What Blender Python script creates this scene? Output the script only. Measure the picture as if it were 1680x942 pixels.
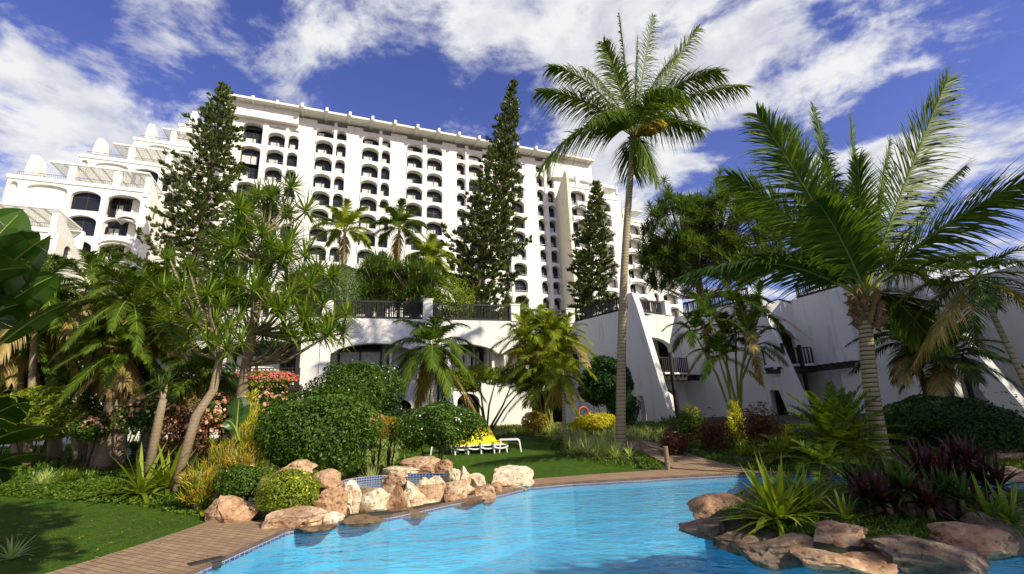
import bpy, bmesh, math, random
import numpy as np
from mathutils import Vector, Matrix, noise
from mathutils.geometry import delaunay_2d_cdt
R = math.radians
random.seed(7)
rng = np.random.default_rng(7)
scene = bpy.context.scene
for o in list(bpy.data.objects): bpy.data.objects.remove(o)
# ------------------------------------------------------------ camera
CAM = np.array([0.0, 0.0, 1.7]); FPX = 790.0; PITCH = R(15.0); ROLL = R(-2.2)
_f = np.array([0, math.cos(PITCH), math.sin(PITCH)]); _r = np.array([1.0, 0, 0]); _u = np.cross(_r, _f)
_c, _s = math.cos(ROLL), math.sin(ROLL)
_r, _u = _c*_r+_s*_u, -_s*_r+_c*_u
cd = bpy.data.cameras.new('camera'); cam = bpy.data.objects.new('camera', cd)
scene.collection.objects.link(cam); scene.camera = cam
cd.sensor_width = 36; cd.lens = FPX/1680*36; cd.clip_start = 0.1; cd.clip_end = 2000
M = Matrix(((_r[0], _u[0], -_f[0], 0), (_r[1], _u[1], -_f[1], 0), (_r[2], _u[2], -_f[2], 1.7), (0, 0, 0, 1)))
cam.matrix_world = M
def ray(x, y): return _r*(x-840)/FPX + _u*(471-y)/FPX + _f
def aty(x, y, Y):
    d = ray(x, y); return Vector(CAM+d*Y/d[1])
def atz(x, y, z):
    d = ray(x, y); return Vector(CAM+d*(z-1.7)/d[2])
# ------------------------------------------------------------ light
SUN_EL = R(33); SUN_AZ = math.atan2(0.80, -0.60)          # azimuth from +Y towards +X of the direction TO the sun
sd = Vector((math.sin(SUN_AZ)*math.cos(SUN_EL), math.cos(SUN_AZ)*math.cos(SUN_EL), math.sin(SUN_EL)))
sl = bpy.data.lights.new('sun', 'SUN'); sl.energy = 4.9; sl.angle = R(0.55); sl.color = (1.0, 0.92, 0.74)
so = bpy.data.objects.new('sun', sl); scene.collection.objects.link(so)
so.rotation_euler = (-sd).to_track_quat('-Z', 'Y').to_euler(); so.location = (30, -20, 40)
scene.view_settings.view_transform = 'Standard'; scene.view_settings.look = 'None'
scene.view_settings.exposure = 0.32; scene.view_settings.gamma = 1.0
scene.view_settings.use_curve_mapping = False
scene.cycles.max_bounces = 8; scene.cycles.transparent_max_bounces = 12; scene.cycles.diffuse_bounces = 3

class NT:
    def __init__(s, nt): s.t = nt; nt.nodes.clear()
    def n(s, ty, **k):
        nd = s.t.nodes.new(ty)
        for a, v in k.items():
            if a == 'ins':
                for i, val in v.items(): nd.inputs[i].default_value = val
            else: setattr(nd, a, v)
        return nd
    def l(s, a, b): s.t.links.new(a, b)
    def ramp(s, fac, stops, interp='LINEAR'):
        r = s.n('ShaderNodeValToRGB'); cr = r.color_ramp; cr.interpolation = interp
        while len(cr.elements) < len(stops): cr.elements.new(0.5)
        for e, (p, c) in zip(cr.elements, stops):
            e.position = p; e.color = (*c, 1) if len(c) == 3 else c
        s.l(fac, r.inputs[0]); return r.outputs[0]
    def math(s, op, a, b=None, clamp=False):
        m = s.n('ShaderNodeMath', operation=op, use_clamp=clamp)
        for i, v in enumerate((a, b)):
            if v is None: continue
            if isinstance(v, (int, float)): m.inputs[i].default_value = v
            else: s.l(v, m.inputs[i])
        return m.outputs[0]
    def mix(s, fac, a, b, blend='MIX'):
        m = s.n('ShaderNodeMix', data_type='RGBA', blend_type=blend)
        for i, v in ((0, fac), (6, a), (7, b)):
            if isinstance(v, (int, float)): m.inputs[i].default_value = v
            elif isinstance(v, tuple): m.inputs[i].default_value = (*v[:3], 1)
            else: s.l(v, m.inputs[i])
        return m.outputs[2]
    def vm(s, op, a, b=None):
        m = s.n('ShaderNodeVectorMath', operation=op)
        for i, v in enumerate((a, b)):
            if v is None: continue
            if isinstance(v, tuple): m.inputs[i].default_value = v
            else: s.l(v, m.inputs[i])
        return m
    def noise(s, vec, scale, detail=4, rough=0.55, dist=0.0, dim='3D'):
        q = s.n('ShaderNodeTexNoise', noise_dimensions=dim)
        q.inputs['Scale'].default_value = scale; q.inputs['Detail'].default_value = detail
        q.inputs['Roughness'].default_value = rough; q.inputs['Distortion'].default_value = dist
        if vec is not None: s.l(vec, q.inputs['Vector'])
        return q.outputs['Fac']

# world: nishita sky with a broken cloud layer high above
world = bpy.data.worlds.new('World'); scene.world = world; world.use_nodes = True
w = NT(world.node_tree)
sky = w.n('ShaderNodeTexSky', sky_type='NISHITA', sun_disc=False, sun_elevation=SUN_EL, sun_rotation=SUN_AZ)
sky.air_density = 1.0; sky.dust_density = 0.3; sky.ozone_density = 3.0; sky.altitude = 300
hs = w.n('ShaderNodeHueSaturation', ins={0: 0.519, 1: 1.20, 2: 1.12}); w.l(sky.outputs[0], hs.inputs['Color'])
skyc = w.mix(1.0, hs.outputs[0], (1.95, 1.40, 1.50), 'MULTIPLY')
tc = w.n('ShaderNodeTexCoord'); sp = w.n('ShaderNodeSeparateXYZ'); w.l(tc.outputs['Generated'], sp.inputs[0])
zz = w.math('ADD', w.math('MAXIMUM', sp.outputs[2], 0.0), 0.12)
cx = w.math('DIVIDE', sp.outputs[0], zz); cy = w.math('DIVIDE', sp.outputs[1], zz)
cb = w.n('ShaderNodeCombineXYZ'); w.l(cx, cb.inputs[0]); w.l(cy, cb.inputs[1])
P = cb.outputs[0]
mp = w.n('ShaderNodeMapping'); mp.inputs['Location'].default_value = (3.3, 1.7, 0); mp.inputs['Rotation'].default_value = (0, 0, R(20)); mp.inputs['Scale'].default_value = (1.0, 1.0, 1)
w.l(P, mp.inputs[0])
n1 = w.noise(mp.outputs[0], 1.15, 9, 0.60, 0.25)
n2 = w.noise(mp.outputs[0], 3.6, 8, 0.62, 0.3)
n3 = w.noise(mp.outputs[0], 14.0, 6, 0.62, 0.2)
dens = w.math('ADD', w.math('ADD', w.math('MULTIPLY', n1, 0.43), w.math('MULTIPLY', n2, 0.49)), w.math('MULTIPLY', n3, 0.08))
# cloud banks (+) and clear patches (-) where the photograph has them
def cloudpt(x, y):
    d = ray(x, y); d = d/np.linalg.norm(d); return (d[0]/(d[2]+.12), d[1]/(d[2]+.12), 0)
BUMPS = [((1180, 190), 0.55, 0.065), ((1330, 90), 0.4, 0.06), ((1500, 240), .3, .03), ((900, 60), 0.40, 0.08), ((700, 60), 0.25, .03), ((1100, 20), 0.3, .06), ((590, 90), 0.20, 0.08), ((460, 120), .20, .08), ((200, 150), 0.38, 0.06), ((60, 110), 0.3, 0.05), ((90, 230), 0.5, 0.06), ((1570, 250), 0.4, 0.05), ((1000, 290), .5, .06), ((730, 130), .12, .05), ((250, 30), .2, .04),
         ((160, 50), 0.3, -0.09), ((370, 45), 0.22, -.06), ((660, 150), 0.30, -0.10), ((500, 175), .25, -.07), ((1420, 50), 0.3, -0.07), ((1650, 130), 0.45, -0.10), ((1480, 190), .2, -.04), ((1250, 110), .15, -.04), ((1210, 260), 0.3, -0.05), ((860, 165), 0.25, -0.08), ((30, 190), .2, -.04), ((350, 110), .12, -.05), ((1620, 30), .3, .03)]
for (q, rad, amp) in BUMPS:
    dd = w.vm('DISTANCE', P, cloudpt(*q)).outputs['Value']
    g = w.n('ShaderNodeMapRange', interpolation_type='SMOOTHSTEP', ins={1: 0.0, 2: rad, 3: amp, 4: 0.0}); w.l(dd, g.inputs[0])
    dens = w.math('ADD', dens, g.outputs[0])
cl = w.n('ShaderNodeMapRange', interpolation_type='SMOOTHSTEP', ins={1: 0.47, 2: 0.58, 3: 0.0, 4: 1.0}); w.l(dens, cl.inputs[0])
cl2 = w.math('MULTIPLY', cl.outputs[0], 0.97)
cshade = w.ramp(w.noise(mp.outputs[0], 5.5, 7, 0.6, 0.2), [(0.33, (6.3, 6.5, 7.4)), (0.56, (9.2, 9.2, 9.3))])
skymix = w.mix(cl2, skyc, cshade)
bg = w.n('ShaderNodeBackground'); bg.inputs[1].default_value = 0.08; w.l(skymix, bg.inputs[0])
wo = w.n('ShaderNodeOutputWorld'); w.l(bg.outputs[0], wo.inputs[0])
world.cycles.sampling_method = 'MANUAL'; world.cycles.sample_map_resolution = 512
# ------------------------------------------------------------ materials
MATS = {}
def newmat(name):
    m = bpy.data.materials.new(name); m.use_nodes = True; t = NT(m.node_tree)
    b = t.n('ShaderNodeBsdfPrincipled'); o = t.n('ShaderNodeOutputMaterial'); t.l(b.outputs[0], o.inputs[0])
    MATS[name] = m; return m, t, b, o
def geo(t): return t.n('ShaderNodeNewGeometry')
def plain(name, c, rough=0.6, metal=0, spec=0.5, var=0.12, sc=6, bump=0.0, bsc=40):
    m, t, b, o = newmat(name); g = geo(t)
    f = t.noise(g.outputs['Position'], sc, 5)
    lo = tuple(x*(1-var) for x in c); hi = tuple(min(1, x*(1+var)) for x in c)
    t.l(t.ramp(f, [(0.3, lo), (0.7, hi)]), b.inputs['Base Color'])
    b.inputs['Roughness'].default_value = rough; b.inputs['Metallic'].default_value = metal; b.inputs['Specular IOR Level'].default_value = spec
    if bump:
        bp = t.n('ShaderNodeBump', ins={0: bump, 1: 0.02}); t.l(t.noise(g.outputs['Position'], bsc, 5), bp.inputs['Height']); t.l(bp.outputs[0], b.inputs['Normal'])
    return m
def stucco(name, c, brick=False, stain=0.25):
    m, t, b, o = newmat(name); g = geo(t)
    mp = t.n('ShaderNodeMapping'); mp.inputs['Scale'].default_value = (1.2, 1.2, 0.22); t.l(g.outputs['Position'], mp.inputs[0])
    st = t.noise(mp.outputs[0], 1.6, 7, 0.65); f2 = t.noise(g.outputs['Position'], 9, 4)
    c2 = (c[0]*(1-stain), c[1]*(1-stain*1.05), c[2]*(1-stain*1.25))
    col = t.ramp(st, [(0.28, c2), (0.46, c)])
    col = t.mix(t.math('MULTIPLY', f2, 0.18), col, (c[0]*.8, c[1]*.8, c[2]*.77))
    t.l(col, b.inputs['Base Color']); b.inputs['Roughness'].default_value = 0.85; b.inputs['Specular IOR Level'].default_value = 0.2
    h = t.noise(g.outputs['Position'], 22, 4)
    if brick:
        uvm = t.n('ShaderNodeSeparateXYZ'); t.l(g.outputs['Position'], uvm.inputs[0])
        al = t.math('SUBTRACT', t.math('MULTIPLY', uvm.outputs[1], 0.83), t.math('MULTIPLY', uvm.outputs[0], 0.55))
        cbn = t.n('ShaderNodeCombineXYZ'); t.l(al, cbn.inputs[0]); t.l(uvm.outputs[2], cbn.inputs[1])
        br = t.n('ShaderNodeTexBrick'); t.l(cbn.outputs[0], br.inputs['Vector']); br.inputs['Scale'].default_value = 1.0
        br.inputs['Brick Width'].default_value = 0.44; br.inputs['Row Height'].default_value = 0.12; br.inputs['Mortar Size'].default_value = 0.012; br.inputs['Mortar Smooth'].default_value = 0.6
        h = t.math('SUBTRACT', t.math('MULTIPLY', h, 0.6), br.outputs['Fac'])
    bp = t.n('ShaderNodeBump', ins={0: 0.45 if brick else 0.25, 1: 0.02}); t.l(h, bp.inputs['Height']); t.l(bp.outputs[0], b.inputs['Normal'])
    return m
stucco('stucco', (0.77, 0.755, 0.70), stain=0.30); stucco('cream_stucco', (0.78, 0.75, 0.66), stain=0.14); stucco('painted_brick', (0.68, 0.67, 0.63), True, 0.28)
stucco('shaded_stained_stucco', (0.66, 0.62, 0.47), stain=0.3)  # stained stucco whose beige paints in the fin's unlit side
plain('dark_timber', (0.014, 0.011, 0.009), 0.7, var=0.3, sc=15)
plain('dark_frame', (0.03, 0.026, 0.024), 0.5)
plain('unlit_interior', (0.03, 0.028, 0.026), 0.9)  # near-black, paints in the darkness of unlit rooms and openings
plain('curtain', (0.55, 0.54, 0.52), 0.9, var=0.25, sc=5)
plain('steel', (0.32, 0.32, 0.33), 0.4, 0.6)
plain('white_plastic', (0.80, 0.80, 0.78), 0.35, var=0.03)
plain('yellow_cushion', (0.86, 0.70, 0.012), 0.75, var=0.06, sc=3)
plain('orange_ring', (0.36, 0.06, 0.03), 0.6)
plain('timber_post', (0.22, 0.16, 0.095), 0.8, var=0.35, sc=18, bump=0.4)
plain('planter', (0.16, 0.09, 0.06), 0.8, var=0.3)
def glassmat(name, c, rough=0.06):
    m, t, b, o = newmat(name); b.inputs['Base Color'].default_value = (*c, 1); b.inputs['Roughness'].default_value = rough; b.inputs['Specular IOR Level'].default_value = 0.35
glassmat('dark_glass', (0.018, 0.02, 0.024)); glassmat('canopy_glass', (0.60, 0.62, 0.57), 0.3)
_m = MATS['canopy_glass'].node_tree; _t = NT.__new__(NT); _t.t = _m; _b = [q for q in _m.nodes if q.type == 'BSDF_PRINCIPLED'][0]; _o = [q for q in _m.nodes if q.type == 'OUTPUT_MATERIAL'][0]
_x = _t.n('ShaderNodeMixShader', ins={0: .5}); _y = _t.n('ShaderNodeBsdfTransparent'); _z = _t.n('ShaderNodeBsdfTranslucent'); _z.inputs[0].default_value = (.7, .7, .62, 1); _x2 = _t.n('ShaderNodeMixShader', ins={0: .45})
_t.l(_b.outputs[0], _x2.inputs[1]); _t.l(_z.outputs[0], _x2.inputs[2]); _t.l(_x2.outputs[0], _x.inputs[1]); _t.l(_y.outputs[0], _x.inputs[2]); _t.l(_x.outputs[0], _o.inputs[0])
# ------------------------------------------------------------ mesh building
def link(o): scene.collection.objects.link(o); return o
class MB:
    """collects faces in world coordinates and builds one mesh object"""
    def __init__(s): s.v = []; s.f = []; s.m = []; s.sm = False
    def add(s, vs, fs, mi=0):
        k = len(s.v); s.v.extend([tuple(v) for v in vs]); s.f.extend([tuple(i+k for i in f) for f in fs]); s.m.extend([mi]*len(fs))
    def box(s, c, d, rz=0, mi=0, rot=None):
        hx, hy, hz = d[0]/2, d[1]/2, d[2]/2
        m = (rot or Matrix.Rotation(rz, 3, 'Z')); c = Vector(c)
        vs = [c+m@Vector((x, y, z)) for z in (-hz, hz) for y in (-hy, hy) for x in (-hx, hx)]
        s.add(vs, [(0, 2, 3, 1), (4, 5, 7, 6), (0, 1, 5, 4), (2, 6, 7, 3), (0, 4, 6, 2), (1, 3, 7, 5)], mi)
    def tube(s, pts, rad, n=8, mi=0, cap=True):
        pts = [Vector(p) for p in pts]; k0 = len(s.v); prev = None
        rad = rad if isinstance(rad, (list, tuple)) else [rad]*len(pts)
        for i, p in enumerate(pts):
            t = (pts[min(i+1, len(pts)-1)]-pts[max(i-1, 0)]).normalized()
            if prev is None:
                a = Vector((1, 0, 0)) if abs(t.x) < 0.9 else Vector((0, 1, 0)); a = (a-t*a.dot(t)).normalized()
            else: a = (prev-t*prev.dot(t)).normalized()
            prev = a; b = t.cross(a)
            for j in range(n):
                an = 2*math.pi*j/n; s.v.append(tuple(p+(a*math.cos(an)+b*math.sin(an))*rad[i]))
        for i in range(len(pts)-1):
            for j in range(n):
                s.f.append((k0+i*n+j, k0+i*n+(j+1) % n, k0+(i+1)*n+(j+1) % n, k0+(i+1)*n+j)); s.m.append(mi)
        if cap:
            s.f.append(tuple(k0+j for j in reversed(range(n)))); s.m.append(mi)
            s.f.append(tuple(k0+(len(pts)-1)*n+j for j in range(n))); s.m.append(mi)
    def np(s, V, F, mi=0):
        k = len(s.v); s.v.extend(map(tuple, V.tolist())); s.f.extend([tuple(i+k for i in f) for f in F]); s.m.extend([mi]*len(F))
    def build(s, name, mats, parent=None, origin=None, smooth=False):
        mats = mats if isinstance(mats, (list, tuple)) else [mats]
        org = Vector(origin) if origin is not None else (parent['_o'] and Vector(parent['_o']) if parent is not None and '_o' in parent else Vector((0, 0, 0)))
        me = bpy.data.meshes.new(name)
        V = np.array(s.v, dtype=np.float64)-np.array(org)
        me.from_pydata(V.tolist(), [], s.f)
        for m in mats: me.materials.append(MATS[m])
        if len(mats) > 1: me.polygons.foreach_set('material_index', s.m)
        if smooth: me.polygons.foreach_set('use_smooth', [True]*len(s.f))
        me.update(); o = link(bpy.data.objects.new(name, me))
        if parent is not None:
            o.parent = parent
        elif origin is not None: o.location = org
        return o
class Fr:
    """wall frame: s along the wall, d outward, z up"""
    def __init__(s, ox, oy, ux, uy):
        l = math.hypot(ux, uy); s.o = (ox, oy); s.u = (ux/l, uy/l); s.n = (s.u[1], -s.u[0]); s.rz = math.atan2(uy, ux)
    def p(s, a, d, z): return Vector((s.o[0]+s.u[0]*a+s.n[0]*d, s.o[1]+s.u[1]*a+s.n[1]*d, z))
def prism(mb, fr, prof, d0, d1, mi=0):
    n = len(prof)
    A = [fr.p(a, d1, z) for a, z in prof]; B = [fr.p(a, d0, z) for a, z in prof]
    fs = [tuple(range(n)), tuple(n+i for i in reversed(range(n)))]
    fs += [(i, n+i, n+(i+1) % n, (i+1) % n) for i in range(n)]
    mb.add(A+B, fs, mi)
def rect(mb, fr, s0, s1, d0, d1, z0, z1, mi=0): prism(mb, fr, [(s0, z0), (s1, z0), (s1, z1), (s0, z1)], d0, d1, mi)
def archprof(s0, s1, zt, crown, spring, n=10, e=0.0):
    c = (s0+s1)/2; h = (s1-s0)/2-e; pts = [(s0, zt), (s0, spring)]
    if e: pts.append((s0+e, spring))
    for i in range(1, n):
        t = math.pi*(1-i/n); pts.append((c+h*math.cos(t), spring+(crown-spring)*math.sin(t)))
    if e: pts.append((s1-e, spring))
    pts += [(s1, spring), (s1, zt)]
    return pts[::-1]
def facade(mb, fr, s0, s1, z0, z1, cols, d0, d1, mi=0):
    """solid wall with columns of arched openings: cols = [(sa, sb, [(zb, crown, spring), ...])]"""
    a = s0
    for (sa, sb, ops) in sorted(cols):
        if sa > a: rect(mb, fr, a, sa, d0, d1, z0, z1, mi)
        zc = z0; last = None
        for (zb, cr, spg) in ops:
            if zb > zc+.01:
                if last: prism(mb, fr, archprof(sa, sb, zb, *last), d0, d1, mi)
                else: rect(mb, fr, sa, sb, d0, d1, zc, zb, mi)
            last = (cr, spg); zc = spg
        prism(mb, fr, archprof(sa, sb, z1, *last), d0, d1, mi)
        a = sb
    if a < s1: rect(mb, fr, a, s1, d0, d1, z0, z1, mi)
def window(mb, fr, s0, s1, d, z0, z1, nx=2, nz=2, t=0.07, curt=0.0, split=None):
    """glass, frame and curtain: material slots 0 frame, 1 glass, 2 curtain"""
    rect(mb, fr, s0, s1, d-.05, d, z0, z1, 1)
    for i in range(nx+1):
        a = s0+(s1-s0)*i/nx; rect(mb, fr, max(s0, a-t/2), min(s1, a+t/2), d+.002, d+.08, z0, z1, 0)
    for z in [z0, z1-t]+([z0+(z1-z0)*(split or .68)] if nz > 1 else []):
        rect(mb, fr, s0, s1, d+.004, d+.07, z, z+t, 0)
    if curt > 0:
        a = s0+(s1-s0)*(0.05 if curt > .5 else random.uniform(.02, .5)); b = min(s1-.05, a+(s1-s0)*curt)
        n = 9
        V = []; F = []
        for i in range(n*2+1):
            ss = a+(b-a)*i/(n*2); dd = d+.004+(.02 if i % 2 else 0)
            V += [fr.p(ss, dd, z0+t), fr.p(ss, dd, z0+(z1-z0)*(split or .68))]
        for i in range(n*2): F.append((2*i, 2*i+2, 2*i+3, 2*i+1))
        mb.add(V, F, 2)
WIN = ['dark_frame', 'dark_glass', 'curtain']
LABELS = {}
def tag(o, label, cat, group=None, kind=None):
    if label: o['label'] = label
    if cat: o['category'] = cat
    if group: o['group'] = group
    if kind: o['kind'] = kind
    return o
def thing(name, loc, label, cat, group=None, rz=0):
    o = link(bpy.data.objects.new(name, None)); o.location = loc; o.rotation_euler = (0, 0, rz); o.empty_display_size = 0.2
    o['_o'] = tuple(loc) if rz == 0 else (0.0, 0.0, 0.0)
    return tag(o, label, cat, group)
def structure(o): o['kind'] = 'structure'; return o
def copy_tree(o, loc, rz, label, parent=None, scale=None):
    c = o.copy(); link(c); c.parent = parent
    if parent is None:
        c.location = loc; c.rotation_euler = (0, 0, rz); c['label'] = label
        if scale: c.scale = (scale,)*3
    for ch in [q for q in bpy.data.objects if q.parent == o]: copy_tree(ch, None, None, None, c)
    return c
# ============================================================ setting: ground, pool, paths
def sm(t): t = max(0, min(1, t)); return t*t*(3-2*t)
def gz(x, y):
    z = 0.95*sm((y-14.5)/14)
    z += 0.42*sm((-x-5.2)/5)*sm((y-9.2)/5)*(1-0.6*sm((y-20)/8))
    z += 0.25*sm((x-9)/5)*sm((y-12)/4)
    return z
def gp(x, y, dz=0): return Vector((x, y, gz(x, y)+dz))
def atg(px, py):
    """point of the ground seen at that place"""
    d = ray(px, py); d = d/d[1]; lo = None; Y = 4.0
    while Y < 60:
        p = CAM+d*Y
        if p[2] < gz(p[0], p[1]): break
        Y += 0.05
    return Vector((p[0], p[1], gz(p[0], p[1])))
def smooth_poly(pts, n=4):
    out = []; m = len(pts); P_ = [Vector(p[:2]) for p in pts]
    for i in range(m):
        p0, p1, p2, p3 = P_[i-1], P_[i], P_[(i+1) % m], P_[(i+2) % m]
        for j in range(n):
            t = j/n; out.append(0.5*((2*p1)+(p2-p0)*t+(2*p0-5*p1+4*p2-p3)*t*t+(3*p1-p0-3*p2+p3)*t**3))
    return out
def inpoly(x, y, poly):
    c = False; j = len(poly)-1
    for i in range(len(poly)):
        a, b = poly[i], poly[j]
        if (a[1] > y) != (b[1] > y) and x < (b[0]-a[0])*(y-a[1])/(b[1]-a[1])+a[0]: c = not c
        j = i
    return c
def sheet(name, outline, zf, mat, spacing=0.5, holes=(), extra=(), smooth=True):
    loops = [list(outline)]+[list(h) for h in holes]; pts = []; edges = []
    for L in loops:
        k = len(pts); pts += [Vector(p[:2]) for p in L]; edges += [(k+i, k+(i+1) % len(L)) for i in range(len(L))]
    xs = [p[0] for p in outline]; ys = [p[1] for p in outline]
    x = min(xs)+spacing*.5
    while x < max(xs):
        y = min(ys)+spacing*.5
        while y < max(ys):
            if inpoly(x, y, outline) and not any(inpoly(x, y, h) for h in holes): pts.append(Vector((x, y)))
            y += spacing
        x += spacing
    pts += [Vector(p) for p in extra]
    V, E_, F, *_ = delaunay_2d_cdt(pts, edges, [], 0, 1e-5)
    fs = []
    A2 = lambda f: sum(V[f[i]].x*V[f[(i+1) % len(f)]].y-V[f[(i+1) % len(f)]].x*V[f[i]].y for i in range(len(f)))
    F = [f if A2(f) > 0 else f[::-1] for f in F]
    for f in F:
        cx_ = sum(V[i].x for i in f)/len(f); cy_ = sum(V[i].y for i in f)/len(f)
        if inpoly(cx_, cy_, outline) and not any(inpoly(cx_, cy_, h) for h in holes): fs.append(tuple(f))
    mb = MB(); mb.v = [(v.x, v.y, zf(v.x, v.y)) for v in V]; mb.f = fs; mb.m = [0]*len(fs)
    return mb.build(name, mat, smooth=smooth)
# ground materials
def groundmat():
    m, t, b, o = newmat('soil'); g = geo(t); p = g.outputs['Position']
    f = t.noise(p, 3.0, 8, 0.7); f2 = t.noise(p, 40, 5, 0.7)
    c = t.ramp(f, [(0.35, (0.022, 0.032, 0.010)), (0.5, (0.05, 0.045, 0.022)), (0.65, (0.03, 0.06, 0.014))])
    t.l(t.mix(f2, c, (0.02, 0.03, 0.012)), b.inputs['Base Color']); b.inputs['Roughness'].default_value = 0.95
    bp = t.n('ShaderNodeBump', ins={0: 0.8, 1: 0.05}); t.l(f2, bp.inputs['Height']); t.l(bp.outputs[0], b.inputs['Normal'])
    m, t, b, o = newmat('lawn'); g = geo(t); p = g.outputs['Position']
    f = t.noise(p, 1.3, 6, 0.6); f2 = t.noise(p, 45, 6, 0.75); f3 = t.noise(p, 7, 4, 0.6)
    c = t.ramp(f, [(0.3, (0.05, 0.115, 0.005)), (0.55, (0.09, 0.165, 0.007)), (0.75, (0.14, 0.20, 0.014))])
    c = t.mix(t.ramp(f3, [(.35, (0, 0, 0)), (.65, (.85, .85, .85))]), c, (0.032, 0.075, 0.005))
    t.l(t.mix(t.ramp(f2, [(0.35, (.8, .8, .8)), (0.6, (0, 0, 0))]), c, (0.022, 0.06, 0.004)), b.inputs['Base Color'])
    b.inputs['Roughness'].default_value = 0.9; b.inputs['Specular IOR Level'].default_value = 0.15
    bp = t.n('ShaderNodeBump', ins={0: 0.9, 1: 0.03}); t.l(f2, bp.inputs['Height']); t.l(bp.outputs[0], b.inputs['Normal'])
    # paving bricks, herringbone-like runs
    m, t, b, o = newmat('paving'); g = geo(t); p = g.outputs['Position']
    mp_ = t.n('ShaderNodeMapping'); mp_.inputs['Rotation'].default_value = (0, 0, R(28)); t.l(p, mp_.inputs[0])
    br = t.n('ShaderNodeTexBrick'); t.l(mp_.outputs[0], br.inputs['Vector']); br.inputs['Scale'].default_value = 1.0
    br.inputs['Brick Width'].default_value = 0.22; br.inputs['Row Height'].default_value = 0.11; br.inputs['Mortar Size'].default_value = 0.008; br.inputs['Mortar Smooth'].default_value = 0.4
    br.inputs['Color1'].default_value = (0.30, 0.185, 0.10, 1); br.inputs['Color2'].default_value = (0.40, 0.27, 0.15, 1); br.inputs['Mortar'].default_value = (0.09, 0.06, 0.035, 1); br.inputs['Bias'].default_value = 0.0
    f = t.noise(p, 2.2, 6, 0.65)
    t.l(t.mix(t.ramp(f, [(0.35, (0, 0, 0)), (0.7, (0.55, 0.55, 0.55))]), br.outputs['Color'], (0.20, 0.13, 0.08)), b.inputs['Base Color']); b.inputs['Roughness'].default_value = 0.8
    bp = t.n('ShaderNodeBump', ins={0: 0.7, 1: 0.015}); bp.invert = True; t.l(t.math('ADD', br.outputs['Fac'], t.math('MULTIPLY', t.noise(p, 60, 3), 0.3)), bp.inputs['Height']); t.l(bp.outputs[0], b.inputs['Normal'])
    # pool floor: painted plaster
    m, t, b, o = newmat('pool_plaster'); g = geo(t); p = g.outputs['Position']
    f = t.noise(p, 0.7, 5, 0.6); t.l(t.ramp(f, [(0.3, (0.06, 0.36, 0.58)), (0.7, (0.13, 0.50, 0.68))]), b.inputs['Base Color']); b.inputs['Roughness'].default_value = 0.7
    m, t, b, o = newmat('spa_plaster'); b.inputs['Base Color'].default_value = (0.42, 0.66, 0.56, 1)
    # blue mosaic tiles
    m, t, b, o = newmat('blue_tile'); g = geo(t)
    uv = t.n('ShaderNodeSeparateXYZ'); t.l(g.outputs['Position'], uv.inputs[0])
    cbn = t.n('ShaderNodeCombineXYZ'); t.l(t.math('ADD', uv.outputs[0], t.math('MULTIPLY', uv.outputs[1], 0.6)), cbn.inputs[0]); t.l(uv.outputs[2], cbn.inputs[1])
    br = t.n('ShaderNodeTexBrick', offset=0.0); t.l(cbn.outputs[0], br.inputs['Vector']); br.inputs['Scale'].default_value = 1.0
    br.inputs['Brick Width'].default_value = 0.075; br.inputs['Row Height'].default_value = 0.055; br.inputs['Mortar Size'].default_value = 0.007
    br.inputs['Color1'].default_value = (0.012, 0.02, 0.14, 1); br.inputs['Color2'].default_value = (0.02, 0.045, 0.26, 1); br.inputs['Mortar'].default_value = (0.30, 0.31, 0.34, 1)
    t.l(br.outputs['Color'], b.inputs['Base Color']); b.inputs['Roughness'].default_value = 0.2
    # water: clear tinted body with a rippled mirror on top
    def water(name, tint, bump, sc, rough=0.015):
        m, t, b, o = newmat(name); t.t.nodes.remove(b); g = geo(t); p = g.outputs['Position']
        mp2 = t.n('ShaderNodeMapping'); mp2.inputs['Rotation'].default_value = (0, 0, R(15)); mp2.inputs['Scale'].default_value = (1.0, 1.7, 1.0); t.l(p, mp2.inputs[0])
        h = t.math('ADD', t.math('ADD', t.math('MULTIPLY', t.noise(mp2.outputs[0], sc*.28, 2, 0.5, 0.8), 1.3), t.noise(mp2.outputs[0], sc*.8, 3, 0.5, 0.9)), t.math('MULTIPLY', t.noise(mp2.outputs[0], sc*3.1, 3, 0.5, 0.4), 0.28))
        bp = t.n('ShaderNodeBump', ins={0: bump, 1: 0.08}); t.l(h, bp.inputs['Height'])
        fr_ = t.n('ShaderNodeFresnel'); bf_ = t.n('ShaderNodeMapRange', ins={1: 0.0, 2: 1.0, 3: 1.42, 4: 1/1.42}); t.l(g.outputs['Backfacing'], bf_.inputs[0]); t.l(bf_.outputs[0], fr_.inputs['IOR']); t.l(bp.outputs[0], fr_.inputs['Normal'])
        gl = t.n('ShaderNodeBsdfGlossy', ins={1: rough}); t.l(bp.outputs[0], gl.inputs['Normal'])
        rf = t.n('ShaderNodeBsdfTransparent'); rf.inputs[0].default_value = (*tint, 1)
        mx = t.n('ShaderNodeMixShader'); t.l(fr_.outputs[0], mx.inputs[0]); t.l(rf.outputs[0], mx.inputs[1]); t.l(gl.outputs[0], mx.inputs[2]); t.l(mx.outputs[0], o.inputs[0])
    water('pool_water', (0.80, 0.96, 1.0), 0.55, 3.4); water('spa_water', (0.92, 1.0, 0.97), 0.7, 6)
groundmat()
WZ = -0.06      # water level
pool_px = [(300, 944), (470, 868), (520, 858), (560, 852), (640, 845), (740, 824), (830, 807), (870, 797), (940, 791), (1000, 788), (1100, 782), (1180, 778), (1230, 776)]
pool = [atz(x, y, 0).xy for x, y in pool_px]
pool = [Vector((-4.9, 5.0)), Vector((-6.5, 2.0)), Vector((-7.0, -3.0)), ][::-1]+pool   # left edge goes on behind the camera
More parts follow.
